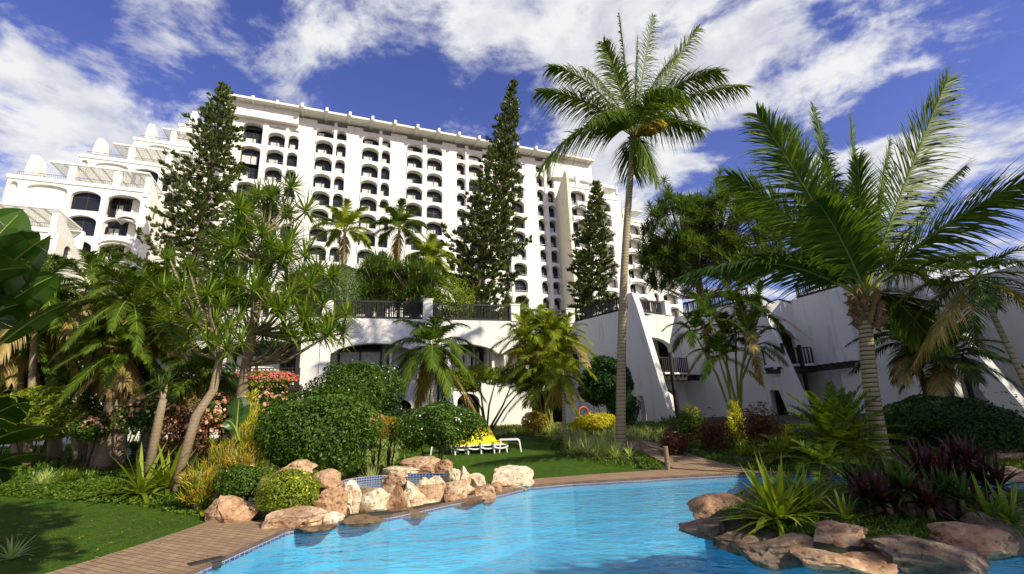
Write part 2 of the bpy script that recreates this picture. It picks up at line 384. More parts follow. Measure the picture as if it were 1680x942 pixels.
pool += [Vector(p) for p in ((7.4, 13.3), (8.6, 12.3), (9.8, 11.6), (11.5, 11.0), (14, 9.5), (15, 6), (13, 1), (9, -3))]
mx = atz(120, 942, 0)
isl_px = [(1140, 866), (1150, 838), (1190, 815), (1230, 803)]
isl = [atz(x, y, 0).xy for x, y in isl_px]+[Vector(p) for p in ((5.9, 11.1), (7.0, 10.2), (8.2, 9.3), (9.6, 8.5), (10.5, 7.2), (10.0, 6.2))]
isl += [atz(x, y, 0).xy for x, y in [(1680, 892), (1600, 905), (1520, 925), (1400, 925), (1320, 918), (1240, 905), (1180, 885)]]
isl = smooth_poly(isl, 4); _c0 = sum(isl, Vector((0, 0)))/len(isl); isl = [_c0+(p-_c0)*.955 for p in isl]
outer = [(-400, -60), (400, -60), (400, 600), (-400, 600)]
near = [Vector((x, y)) for x in np.arange(-30, 34, 0.9) for y in np.arange(-6, 36, 0.9) if not inpoly(x, y, pool)]
structure(sheet('ground', [Vector(p) for p in outer], lambda x, y: gz(x, y)-0.02 if not (y > 60) else 0.9, 'soil', 60, [pool], near))
plain('coping_edge', (0.12, 0.075, 0.05), 0.7, var=.3)
# pool basin
mb = MB(); n = len(pool)
DEEP = -1.35
pfz = lambda x, y: DEEP+.45*sm((-x-.5)/5)-.25*sm((x-1)/3)
structure(sheet('pool_floor', pool, pfz, 'pool_plaster', 1.0))
mb.add([(p.x, p.y, DEEP-.3) for p in pool]+[(p.x, p.y, -0.11) for p in pool], [(i, i+n, (i+1) % n+n, (i+1) % n) for i in range(n)], 0)
mb.add([(p.x, p.y, -0.11) for p in pool]+[(p.x, p.y, -0.045) for p in pool], [(i, i+n, (i+1) % n+n, (i+1) % n) for i in range(n)], 1)
mb.add([(p.x, p.y, -0.045) for p in pool]+[(p.x, p.y, 0.012) for p in pool], [(i, i+n, (i+1) % n+n, (i+1) % n) for i in range(n)], 2)
structure(mb.build('pool_wall', ['pool_plaster', 'blue_tile', 'coping_edge']))
def waterpoly(name, poly, z, mat, sp=1.0, holes=()): return structure(sheet(name, poly, lambda x, y: z, mat, sp, holes))
waterpoly('pool_water', pool, WZ, 'pool_water', 1.0)
# coping: brick paving round the pool
lw = [atz(x, y, 0).xy for x, y in [(345, 856), (250, 888), (150, 920), (70, 944)]]+[Vector((-7.6, 4.5)), Vector((-8.5, 1)), Vector((-9, -3))]
left_cop = [Vector((-7.0, -3.0)), Vector((-6.5, 2.0)), Vector((-4.9, 5.0))]+[atz(x, y, 0).xy for x, y in [(300, 944), (470, 868)]]+[atz(395, 852, 0).xy]+lw
structure(sheet('paving', left_cop, lambda x, y: max(0.012, 0), 'paving', 0.5, smooth=False))
far_in = [atz(x, y, 0).xy for x, y in pool_px[5:]]+[Vector((7.4, 13.3)), Vector((8.6, 12.3)), Vector((9.8, 11.6)), Vector((11.5, 11.0)), Vector((14, 9.5))]
far_out = [Vector(p) for p in ((15, 10.3), (12, 11.8), (10.3, 12.4), (9.0, 13.2), (7.9, 14.3))]+[atz(x, y, 0).xy for x, y in [(1160, 765), (1100, 770), (1000, 777), (880, 786), (820, 797), (720, 812)]]
structure(sheet('pool_coping', far_in+far_out, lambda x, y: 0.014, 'paving', 0.4, smooth=False))
path = [atg(*p).xy for p in [(1105, 770), (1240, 778), (1215, 768), (1160, 755), (1120, 742), (1085, 730), (1050, 722), (1010, 720), (1030, 735), (1058, 745), (1085, 758)]]
structure(sheet('path', path, lambda x, y: gz(x, y)+0.03, 'paving', 0.4))
# lawns
lawn = [atg(*p).xy for p in [(640, 740), (700, 728), (800, 718), (880, 715), (905, 722), (905, 740), (930, 752), (990, 762), (1075, 771)]]+[atz(x, y, 0).xy for x, y in [(1000, 777), (880, 786), (820, 797), (760, 800), (690, 790), (620, 772), (600, 755)]]
structure(sheet('lawn', smooth_poly(lawn, 3), lambda x, y: gz(x, y)+0.012, 'lawn', 0.4))
lawn2 = [Vector((-9, -3)), Vector((-8.5, 1)), Vector((-7.6, 4.5))]+[atz(x, y, 0).xy for x, y in [(70, 944), (150, 920), (250, 888), (345, 856)]]+[atg(*p).xy for p in [(310, 845), (220, 830), (100, 822), (0, 815)]]+[Vector((-18, 14)), Vector((-30, 12)), Vector((-30, -3))]
structure(sheet('lawn', lawn2, lambda x, y: gz(x, y)+0.008, 'lawn', 0.5))
back_lawn = [atg(*p).xy for p in [(0, 760), (60, 752), (200, 748), (330, 735), (330, 722), (0, 728)]]
structure(sheet('lawn', back_lawn, lambda x, y: gz(x, y)+0.012, 'lawn', 0.8))
# island soil
isl_s = [Vector(p) for p in isl]; ic = sum(isl_s, Vector((0, 0)))/len(isl_s)
mb = MB(); n = len(isl_s)
rings = [(1.0, DEEP), (1.0, -0.10), (0.985, 0.0), (0.90, 0.13), (0.6, 0.22), (0.3, 0.28)]
for k, (sc_, z) in enumerate(rings): mb.v += [(ic.x+(p.x-ic.x)*sc_, ic.y+(p.y-ic.y)*sc_, z) for p in isl_s]
for k in range(len(rings)-1): mb.f += [(k*n+i, k*n+(i+1) % n, (k+1)*n+(i+1) % n, (k+1)*n+i) for i in range(n)]
mb.f.append(tuple((len(rings)-1)*n+i for i in range(n))); mb.m = [0]*len(mb.f)
mb.m = [1]*n+[0]*(len(mb.f)-n); structure(mb.build('island_soil', ['soil', 'pool_plaster']))
# tile rim round the island under the stones
mb = MB(); mb.add([(ic.x+(p.x-ic.x)*1.012, ic.y+(p.y-ic.y)*1.012, z) for z in (-0.10, -0.02) for p in isl_s]+[(p.x, p.y, -0.02) for p in isl_s],
    [(i, (i+1) % n, n+(i+1) % n, n+i) for i in range(n)]+[(n+i, n+(i+1) % n, 2*n+(i+1) % n, 2*n+i) for i in range(n)], 0)
structure(mb.build('island_rim', 'blue_tile'))
# spa: small raised basin
spc = atz(655, 787, 0.40); SC = Vector((spc.x, spc.y+.28)); SA, SB, SZ = 1.42, .98, 0.34
el = [Vector((SC.x+SA*math.cos(t), SC.y+SB*math.sin(t))) for t in np.linspace(0, 2*math.pi, 40, endpoint=False)]
ne = len(el); mb = MB()
def ring(sc_, z): return [(SC.x+(p.x-SC.x)*sc_, SC.y+(p.y-SC.y)*sc_, z) for p in el]
front = lambda p: p[1] < SC.y-0.2
mb.add(ring(1.0, -0.1)+ring(1.0, SZ), [(i, (i+1) % ne, ne+(i+1) % ne, ne+i) for i in range(ne)], 1)
top = [(x, y, SZ+(0.05*sm((y-SC.y+.1)/.5))) for x, y, z in ring(1.0, 0)]; topo = [(x, y, SZ+(0.05*sm((y-SC.y+.1)/.5))) for x, y, z in ring(1.06, 0)]
mb.add(ring(1.0, SZ)+top, [(i, (i+1) % ne, ne+(i+1) % ne, ne+i) for i in range(ne)], 1)
mb.add(top+topo+ring(1.07, -0.1), [(i, (i+1) % ne, ne+(i+1) % ne, ne+i) for i in range(ne)]+[(ne+i, ne+(i+1) % ne, 2*ne+(i+1) % ne, 2*ne+i) for i in range(ne)], 0)
mb.add(ring(1.0, 0.05), [tuple(range(ne))], 2)

def rockmat(name, c1, c2, c3):
    m, t, b, o = newmat(name); g = geo(t); tcx = t.n('ShaderNodeTexCoord'); p = g.outputs['Position']
    f = t.noise(p, 2.4, 9, .68, .4); f2 = t.noise(p, 11, 8, .7); f3 = t.noise(p, 1.1, 3, .5)
    col = t.ramp(f, [(.32, c1), (.48, c2), (.64, c3)])
    col = t.mix(t.ramp(f2, [(.36, (.85, .85, .85)), (.47, (0, 0, 0))]), col, tuple(x*.35 for x in c1))
    t.l(col, b.inputs['Base Color']); b.inputs['Roughness'].default_value = .8; b.inputs['Specular IOR Level'].default_value = .3
    bp = t.n('ShaderNodeBump', ins={0: .9, 1: .035}); t.l(t.math('ADD', t.math('MULTIPLY', f2, 1.3), f), bp.inputs['Height']); t.l(bp.outputs[0], b.inputs['Normal'])
rockmat('rock_tan', (.26, .13, .07), (.48, .30, .17), (.66, .50, .33)); rockmat('rock_cream', (.36, .20, .10), (.68, .53, .35), (.80, .73, .58)); rockmat('rock_dark', (.07, .05, .038), (.17, .115, .075), (.27, .20, .14)); rockmat('rock_red', (.22, .11, .055), (.44, .25, .13), (.58, .38, .22)); rockmat('rock_wet', (.10, .055, .03), (.20, .12, .065), (.28, .18, .1))
spa = thing('spa_pool', (SC.x, SC.y, 0), 'small raised spa pool with blue mosaic rim behind the rock wall', 'spa pool')
mb.build('basin', ['rock_tan', 'blue_tile', 'spa_plaster'], spa)
mb = MB(); mb.add(ring(0.999, SZ-0.02), [tuple(range(ne))]); mb.build('water_surface', 'spa_water', spa)
# ============================================================ buildings
TERR = 8.1
U = (57.54, 23.37)
T = Fr(-41.45, 62.78, *U)
tower = thing('hotel_tower', T.p(31, -8, 8), 'tall white hotel slab with rows of arched balconies and a cream roof pergola', 'hotel tower')
cols = [(2.04, 4.69), (5.46, 7.85), (8.28, 9.77), (12.24, 14.79), (15.26, 16.75), (19.26, 21.87), (22.34, 23.77), (26.51, 29.16), (29.88, 32.62), (35.14, 36.7), (37.26, 40.0), (43.2, 44.7), (45.2, 47.75), (50.45, 52.0), (52.55, 54.1)]
mb = MB()
Z0, ZP = 8.0, 48.65
a = -0.3
for (s0, s1) in cols:
    thin = s0-a < 0.9
    rect(mb, T, a, s0, -1.9, 0.0 if not thin else 0.22, Z0, ZP); a = s1
rect(mb, T, a, 62.0, -1.9, 0.0, Z0, ZP-3)
for i, (s0, s1) in enumerate(cols):       # headers over the top row
    cr = 47.4 if i > 2 else 46.3
    prism(mb, T, archprof(s0, s1, 48.1 if i > 2 else ZP, cr, cr-0.65), -0.98, 0.02)
rect(mb, T, -0.3, 62, -14, -1.9, Z0, ZP-.2)
mb.build('wall', 'stucco', tower)
# attic boxes at both ends, with undersides
mb = MB()
rect(mb, T, -0.4, 9.55, -3, 1.0, 46.75, 49.1); mb.build('attic', 'stucco', tower); mb = MB(); prism(mb, T, archprof(53.2, 62.1, 49.2, 45.2, 44.6, 14), -9, 0.9)
mb.build('attic', 'stucco', tower)
mb = MB()
rect(mb, T, -1, 62.2, -9, -2.6, 48.45, 48.75)
for i in range(9):
    d = 1.9-i*0.42; rect(mb, T, -1, 62.2, d-.33, d, 48.98-.0*i, 49.10)
rect(mb, T, -1, 62.2, 2.02, 2.25, 48.88, 49.22)
rect(mb, T, -1, 62.2, -2.3, 0.1, 49.18, 49.30)
mb.build('pergola', 'cream_stucco', tower)
for s in (-.5, 3.2, 6.5, 10.0, 13.55, 17.0, 20.5, 24.1, 27.8, 31.4, 35.0, 38.6, 42.2, 45.9, 49.6, 53.2, 57, 61):
    mb = MB(); prism(mb, T, [(s-.2, 48.82), (s+.2, 48.82), (s+.2, 49.5), (s-.2, 49.5)], -2, 2.75 if 9 < s < 54 else 2.3); mb.build('beam', 'cream_stucco', tower)
def balcony_mesh(w, rail, wide):
    L = Fr(0, 0, 1, 0); b = MB(); d1 = 0.16 if wide else 0.08
    prism(b, L, archprof(0, w, -0.1, -0.57, -1.25 if wide else -1.15, 12, 0.06), -0.9, d1-.12, 0)
    prism(b, L, archprof(-.04, w+.04, 0.0, -0.57, -1.22 if wide else -1.12, 12, 0.09), d1-.12, d1, 0)
    if wide: b.tube([(w*.5, -d1, -.5), (w*.5, -d1-.06, -.5)], .07, 6)
    if rail:
        rect(b, L, .03, w-.03, d1-.09, d1-.05, 0.33, 0.37, 1)
        for i in range(int(w/.22)+1):
            s = .05+(w-.1)*i/int(w/.22); rect(b, L, s-.012, s+.012, d1-.08, d1-.06, -.01, .34, 1)
    me = b.build('balcony', ['stucco', 'steel']); m = me.data; bpy.data.objects.remove(me); return m
def win_mesh(w, h, var):
    L = Fr(0, 0, 1, 0); b = MB(); random.seed(var)
    window(b, L, 0, w, 0, 0, h, 2 if w > 2 else 1, 2, 0.08, [0, 0.35, 0.75, 0.5][var], 0.62)
    me = b.build('window', WIN); m = me.data; bpy.data.objects.remove(me); return m
ROWS = [45.77-2.95*k for k in range(13)]
cache = {}; restB = MB(); restW = MB(); cnt = 0
jobs = [(k, i) for k in range(13) for i in range(len(cols))]
for k, i in jobs:
    s0, s1 = cols[i]; wd = round(s1-s0, 1); wide = wd > 2; zt = ROWS[k]; rail = (k >= 5 and i > 8) or i in (1,)
    var = (k*7+i*3+k*i) % 4
    zt2 = zt
    if i == 0 and k % 2 == 0: zt2 = None
    rz = T.rz
    if cnt < 99:
        cnt += 1
        if zt2 is not None:
            key = (wd, rail); cache.setdefault(key, balcony_mesh(wd, rail, wide))
            o = link(bpy.data.objects.new('balcony', cache[key])); o.parent = tower; o.location = T.p(s0, 0, zt)-tower.location; o.rotation_euler.z = rz
        key = (wd, 'w', var); 
        if key not in cache: cache[key] = win_mesh(wd, 2.3, var)
        o = link(bpy.data.objects.new('window', cache[key])); o.parent = tower; o.location = T.p(s0, -0.95 if i % 2 else -0.8, zt-0.2)-tower.location; o.rotation_euler.z = rz
    else:
        for me_, tgt, pos in ((cache.setdefault((wd, rail), balcony_mesh(wd, rail, wide)), restB, T.p(s0, 0, zt)), (cache.setdefault((wd, 'w', var), win_mesh(wd, 2.3, var)), restW, T.p(s0, -0.95 if i % 2 else -0.8, zt-.2))):
            mt = Matrix.Translation(pos)@Matrix.Rotation(rz, 4, 'Z'); k0 = len(tgt.v)
            tgt.v += [tuple(mt@v.co) for v in me_.vertices]; tgt.f += [tuple(k0+q for q in p.vertices) for p in me_.polygons]; tgt.m += [p.material_index for p in me_.polygons]
restB.build('balcony', ['stucco', 'steel'], tower)['kind'] = 'stuff'
restW.build('window', WIN, tower)['kind'] = 'stuff'
mb = MB(); rect(mb, T, 0, 61, -1.9, -1.86, 8, 48.1); mb.build('recess_wall', 'unlit_interior', tower)
random.seed(11)
# stepped blocks -------------------------------------------------
def railing(parent, fr, s0, s1, d, z0, z1, mat='steel', gap=0.18, t=.025, name='railing'):
    b = MB(); rect(b, fr, s0, s1, d-.03, d+.03, z1-.05, z1); rect(b, fr, s0, s1, d-.02, d+.02, z0+.08, z0+.12)
    n = max(2, int((s1-s0)/gap))
    for i in range(n+1):
        s = s0+(s1-s0)*i/n; rect(b, fr, s-t/2, s+t/2, d-t/2, d+t/2, z0, z1-.05)
    return b.build(name, mat, parent)
def block(parent, fr, L, zt, z0, cols, chim=True, perg=True, side=None, depth=11, dstep=3.0, spike=False, nper=1):
    b = MB(); cc = []
    for (s0, s1, ty) in cols:
        ops = []; z = zt-1.0; k = 0
        if ty == 'blind': ops = [(zt-2.7, zt-.75, zt-1.25)]
        else:
            first = True
            while z > z0+2:
                h = 2.35 if not (ty == 'tall' and first) else 2.9
                ops.append((max(z0, z-h), z, z-0.75)); z -= 2.95; first = False
            ops = ops[::-1]
        if ty == 'blind':
            rect(b, fr, s0, s1, -0.6, -0.35, z0, zt)
        cc.append((s0, s1, ops))
    facade(b, fr, 0, L, z0, zt-.35, cc, -0.5, 0)
    rect(b, fr, -.1, L+.1, -0.35, 0.12, zt-.45, zt)                # parapet lip
    rect(b, fr, -0.0, L, -depth, -2.2, z0, zt-.6)                   # body behind
    rect(b, fr, 0, L, -2.2, -0.36, zt-.75, zt-.6)                   # terrace deck
    rect(b, fr, 0, .45, -2.2, -.5, z0, zt-.75); rect(b, fr, L-.45, L, -2.2, -.5, z0, zt-.75)
    rect(b, fr, L*.42, L-.2, -6.5, -5.9, zt-.6, zt+2.0)                 # set-back wall of the terrace room
    if spike: prism(b, Fr(*fr.p(L, 0, 0).xy, *fr.n), [(-6, zt-1), (.13, zt-1), (.13, zt+1.5), (-.35, zt+1.75), (-.8, zt+1.6), (-5.6, zt-.55), (-6, zt-.55)], 0.0, 0.45)
    b.build('wall', 'stucco', parent)
    for (s0, s1, ty) in cols:
        if ty == 'blind': continue
        z = zt-1.0; k = 0
        while z > z0+2:
            se = s1+.1 if ty == 'glass' else s0+(s1-s0)*.62
            wb = MB(); window(wb, fr, s0-.1, se, -1.6 if ty != 'glass' else -.6, z-2.45, z+.1, 2 if s1-s0 < 3 else 3, 2, .09, random.choice([0, .3, .5])); wb.build('window', WIN, parent)
            if ty != 'glass': wb = MB(); rect(wb, fr, se, s1+.1, -1.75, -1.3, z-2.45, z+.1); wb.build('recess_wall', 'cream_stucco', parent)
            if ty != 'glass':
                bb = MB(); zc = z-2.35
                pr = archprof(s0+.1 if k % 2 else s0+(s1-s0)*.38, s1-.02, zc+.22, zc-.35, zc-.8, 10, .1); prism(bb, fr, pr, -1.5, .28)
                bb.build('balcony', 'stucco', parent)
            z -= 2.95; k += 1
    rl = railing(parent, fr, .6, L-.6, -.1, zt-.05, zt+.55)
    for j in range(nper):
        cs = MB(); s = L*(.42+.33*j); rect(cs, fr, s-.35, s+.35, -.5, .1, zt-.1, zt+2.0); cs.build('terrace_pier', 'stucco', parent)
    if chim:
        c = MB(); sA, sB = .95, 2.25
        prism(c, fr, [(sA, zt-.6), (sB, zt-.6), (sB-.03, zt+1.0), (sB-.25, zt+2.5), (sB-.3, zt+2.75), (sA+.35, zt+2.75), (sA+.3, zt+2.5), (sA+.08, zt+1.0)], -1.9, -.35)
        co = c.build('chimney', 'stucco', parent)
        h = MB()
        for q in (-.22, .22): rect(h, fr, (sA+sB)/2+q*.6-.08, (sA+sB)/2+q*.6+.08, -.36, -.32, zt+2.05, zt+2.5)
        h.build('flue', 'unlit_interior', co)
    if perg:
        g = MB(); sA = 3.2
        for i in range(9):
            s = sA+(L-sA-.2)*i/8; prism(g, fr, [(s-.06, 0), (s+.06, 0), (s+.06, 1), (s-.06, 1)] if 0 else [(s-.05, zt+1.95), (s+.05, zt+1.95), (s+.05, zt+2.1), (s-.05, zt+2.1)], -5.5, .15, 0)
        rect(g, fr, sA, L-.2, .05, .2, zt+1.9, zt+2.12); rect(g, fr, sA, L-.2, -5.6, -5.45, zt+1.9, zt+2.12)
        rect(g, fr, sA+.02, L-.24, -5.4, 0.0, zt+2.13, zt+2.15, 1)
        g.build('pergola', ['cream_stucco', 'canopy_glass'], parent)
    if side:
        # side wall facing right with arched openings
        sf = Fr(*fr.p(L, 0, 0).xy, -fr.n[0], -fr.n[1]); sb = MB(); cc = []
        for (sa, sb_, n0) in side:
            cc.append((sa, sb_, [(zt-3.0-2.95*k, zt-1.0-2.95*k, zt-1.6-2.95*k) for k in reversed(range(n0))]))
        facade(sb, sf, 0, depth, z0, zt-.5, cc, 0.004, 0.3); sb.build('side_wall', 'cream_stucco', parent)
        for (sa, sb_, n0) in side:
            for k in range(n0):
                wb = MB(); window(wb, sf, sa-.05, sb_+.05, 0.06, zt-3.0-2.95*k, zt-1.0-2.95*k, 2, 2, .07, 0); wb.build('window', WIN, parent)
lw_ = thing('hotel_wing', (-48, 58, 8), 'white stepped hotel wing with chimneys and glazed roof terraces descending leftwards', 'hotel wing')
block(lw_, Fr(-55.4, 38.6, *U), 12.3, 20.9, 6, [(1, 3.5, 'glass'), (5.0, 7.6, 'glass'), (8.6, 11.6, 'tall')], False, True, [(1.6, 3.0, 4), (6.4, 7.8, 4)], spike=True)
block(lw_, Fr(-53.9, 46.6, *U), 12.6, 29.0, 6, [(0.25, .95, 'blind'), (1.7, 5.2, 'blind'), (5.6, 8.3, 'glass'), (8.9, 12.0, 'tall')], True, True, [(1.6, 3.0, 6), (5.5, 6.9, 6)], spike=True, nper=2)
block(lw_, Fr(-54.6, 54.6, *U), 12.6, 36.2, 6, [(0.25, .95, 'blind'), (1.7, 5.2, 'blind'), (5.6, 8.6, 'glass'), (9.1, 12.0, 'tall')], True, True, [(1.6, 3.0, 8)], nper=2)
block(lw_, Fr(-53.6, 61.0, *U), 11.0, 42.6, 6, [(1.7, 4.6, 'blind'), (5.2, 7.4, 'glass'), (8.0, 10.4, 'tall')], True, True, [(1.6, 3.0, 8)])
block(lw_, Fr(-49.4, 63.6, *U), 8.0, 46.4, 6, [(1.7, 4.2, 'blind'), (5.0, 8.0, 'tall')], True, False)
rw_ = thing('hotel_wing', (20, 90, 8), 'white stepped hotel wing with deep balconies at the right end of the tower', 'hotel wing')
pR = T.p(54.3, 0, 0)
q = T.p(54.3, 4.6, 0)
block(rw_, Fr(q.x, q.y, *U), 5.2, 41.6, 8, [(0.6, 3.6, 'tall')], False, False, None, depth=8)
# beige fin wall at the left of that wing with a pointed top
mb = MB(); ff = Fr(*T.p(54.3, 0, 0).xy, *T.n)
prism(mb, ff, [(-1.9, 8), (4.75, 8), (4.75, 43.6), (4.2, 44.6), (0.5, 41.2), (-1.9, 40.2)], -.35, .1); mb.build('fin_wall', 'shaded_stained_stucco', rw_)
q = T.p(59.5, 3.2, 0); block(rw_, Fr(q.x, q.y, *U), 6.6, 41.0, 8, [(1.2, 4.6, 'tall')], False, True, [(1.6, 3.0, 9)], depth=9)
q = T.p(64.5, 2.0, 0); block(rw_, Fr(q.x, q.y, *U), 8.0, 37.6, 8, [(.6, 2, 'glass'), (3.0, 6.6, 'tall')], False, True, [(1.6, 3.0, 9)], depth=10)
q = T.p(72.5, 0.5, 0); block(rw_, Fr(q.x, q.y, *U), 8.0, 33.5, 8, [(.8, 2.6, 'glass'), (3.6, 7, 'tall')], False, True, None, depth=10)
# roof lounge above the right wing, its railing against the sky
mb = MB(); rect(mb, T, 61.8, 68.2, -3, -0.5, 41, 44.4); prism(mb, Fr(*T.p(68.2, 0, 0).xy, *T.n), [(-3, 44), (-.3, 44), (-.3, 45.6), (-1.6, 45.9), (-3, 45.9)], -.4, 0); rect(mb, T, 63.5, 64.1, -.8, -.5, 44.4, 45.9); mb.build('roof_terrace', 'stucco', rw_)
railing(rw_, T, 62, 68, -.6, 44.4, 45.8, gap=.5)

# terrace ground behind the low buildings ---------------------------
terr_poly = [Vector(p) for p in ((-40, 24), (-12.2, 30.4), (4.7, 35.4), (8.0, 31.0), (11.6, 35.0), (15.4, 30.2), (17.9, 31.2), (20.3, 24.4), (26, 26.8), (26, 24.5), (60, 24), (60, 130), (-90, 130), (-90, 24))]
structure(sheet('terrace', terr_poly, lambda x, y: TERR, 'soil', 12))
# low central building ------------------------------------------------
Cf = Fr(-12.0, 29.8, 16.59, 4.98); LC = math.hypot(16.59, 4.98)
pool_b = thing('pool_building', (-4, 32, 0.9), 'white two storey building with wavy arched fascia and a timber fence along its roof', 'building')
def wave(fr, segs, ztop, zmin, zmax, d0, d1, b):
    pts = []
    for (s0, s1) in segs:
        for i in range(13):
            t = i/12; pts.append((s0+(s1-s0)*t, zmin+(zmax-zmin)*math.sin(math.pi*t)**.6))
    prism(b, fr, pts+[(segs[-1][1], ztop), (segs[0][0], ztop)], d0, d1)
b = MB()
wave(Cf, [(0.55, 5.9), (6.4, 11.4), (11.6, LC)], 8.15, 5.85, 6.55, -0.45, 0.02, b)
rect(b, Cf, -.05, .55, -.5, .15, 0, 9.25)
rect(b, Cf, 0, LC+.3, -6, -1.7, 0, 8.0)
rect(b, Cf, .55, LC, -1.7, -.452, 7.3, 8.09)
# slanted buttress between the bays
bf = Fr(*Cf.p(7.7, 0, 0).xy, *Cf.n)
prism(b, bf, [(-1.7, 0), (2.3, 0), (1.7, 1.5), (0.5, 5.2), (.02, 6.3), (-1.7, 6.3)], -.35, .35)
# ground floor front with arches, first floor slab
facade(b, Cf, .55, 7.2, 0, 4.15, [(2.0, 5.6, [(0, 3.2, 2.5)])], -.35, 0.0)
facade(b, Cf, 8.1, LC, 0, 4.15, [(8.5, 10.0, [(0, 3.25, 2.7)]), (13.6, 16.0, [(0, 3.35, 2.6)])], -.35, 0.0)
rect(b, Cf, .56, LC-.01, -1.7, -.352, 3.8, 4.14)
# inner cross walls on the balconies
for s in (4.0, 5.95, 10.9, 11.9): rect(b, Cf, s, s+.3, -1.7, -.5, 4.15, 7.4)
b.build('wall', 'stucco', pool_b)
for (s0, s1, c) in ((.9, 3.7, .9), (8.6, 9.9, .85), (10.1, 10.7, .4), (13.2, 15.6, .5)):
    b = MB(); window(b, Cf, s0, s1, -1.6, 4.25, 6.95, 2 if s1-s0 > 1 else 1, 2, .12, c, .72); b.build('window', WIN, pool_b)
b = MB(); rect(b, Cf, .6, LC-.3, -1.69, -1.64, .9, 3.78); b.build('back_wall', 'unlit_interior', pool_b)
for (s0, s1) in ((.65, 3.9), (8.2, 10.8), (12.3, 16.6)):
    railing(pool_b, Cf, s0, s1, -.2, 4.15, 5.05, 'dark_timber', .16, .05)
for s in (.62, 4.05, 8.2, 10.85): 
    b = MB(); rect(b, Cf, s-.08, s+.08, -.3, -.1, 4.15, 6.6); b.build('timber_post', 'dark_timber', pool_b)
for (s0, s1) in ((2.0, 5.6), (8.5, 10.0)):
    b = MB(); window(b, Cf, s0+.1, s1-.1, -.8, .9, 3.2, 3, 1, .1, 0); b.build('glass_door', WIN, pool_b)
# left white block with balcony and bougainvillea
Lf = Fr(-25.5, 26.6, 13.5, 3.1)
LW = Fr(-60, 24.0, 34.2, 2.5)
lb = thing('garden_building', (-18, 28, 0.9), 'low white building behind the screw pines with a flowering timber balcony', 'building')
LL = math.hypot(13.5, 3.1)
b = MB(); facade(b, Lf, 0, LL, 0, 8.15, [(3.2, 3.9, [(4.5, 6.0, 5.95)]), (5.7, 6.4, [(4.5, 6.0, 5.95)]), (8.5, 12.6, [(0, 3.1, 1.9), (4.15, 6.7, 6.4)])], -.4, 0)
rect(b, Lf, 0, LL, -5, -1.8, 0, 8.1); rect(b, Lf, 8.0, 13.0, -1.8, -.401, 3.6, 4.14); b.build('wall', 'stucco', lb)
b = MB(); rect(b, LW, 0, math.hypot(34.2, 2.5), -6, -.5, 0, 8.15); b.build('side_wall', 'stucco', lb)
b = MB(); window(b, Lf, 8.5, 12.7, -1.6, 4.2, 6.7, 3, 2, .14, .6, .7); b.build('window', WIN, lb)
b = MB(); window(b, Lf, 3.2, 3.9, -.3, 4.5, 6.0, 1, 2, .09, .8, .6); b.build('window', WIN, lb)
b = MB(); window(b, Lf, 5.7, 6.4, -.3, 4.5, 6.0, 1, 2, .09, .8, .6); b.build('window', WIN, lb)
b = MB(); rect(b, Lf, 8.4, 12.8, -1.79, -1.7, .5, 3.6); b.build('back_wall', 'unlit_interior', lb)
b = MB(); rect(b, Lf, 8.1, 13.0, .002, .9, 3.75, 3.9); rect(b, Lf, 8.1, 13.0, .8, .95, 3.6, 3.95); 
b.build('balcony_floor', 'dark_timber', lb)
railing(lb, Lf, 8.3, 12.9, .8, 3.95, 4.95, 'dark_timber', .2, .05)
for s in (8.35, 12.75):
    b = MB(); rect(b, Lf, s-.1, s+.1, .7, .88, .5, 6.8); b.build('timber_post', 'dark_timber', lb)
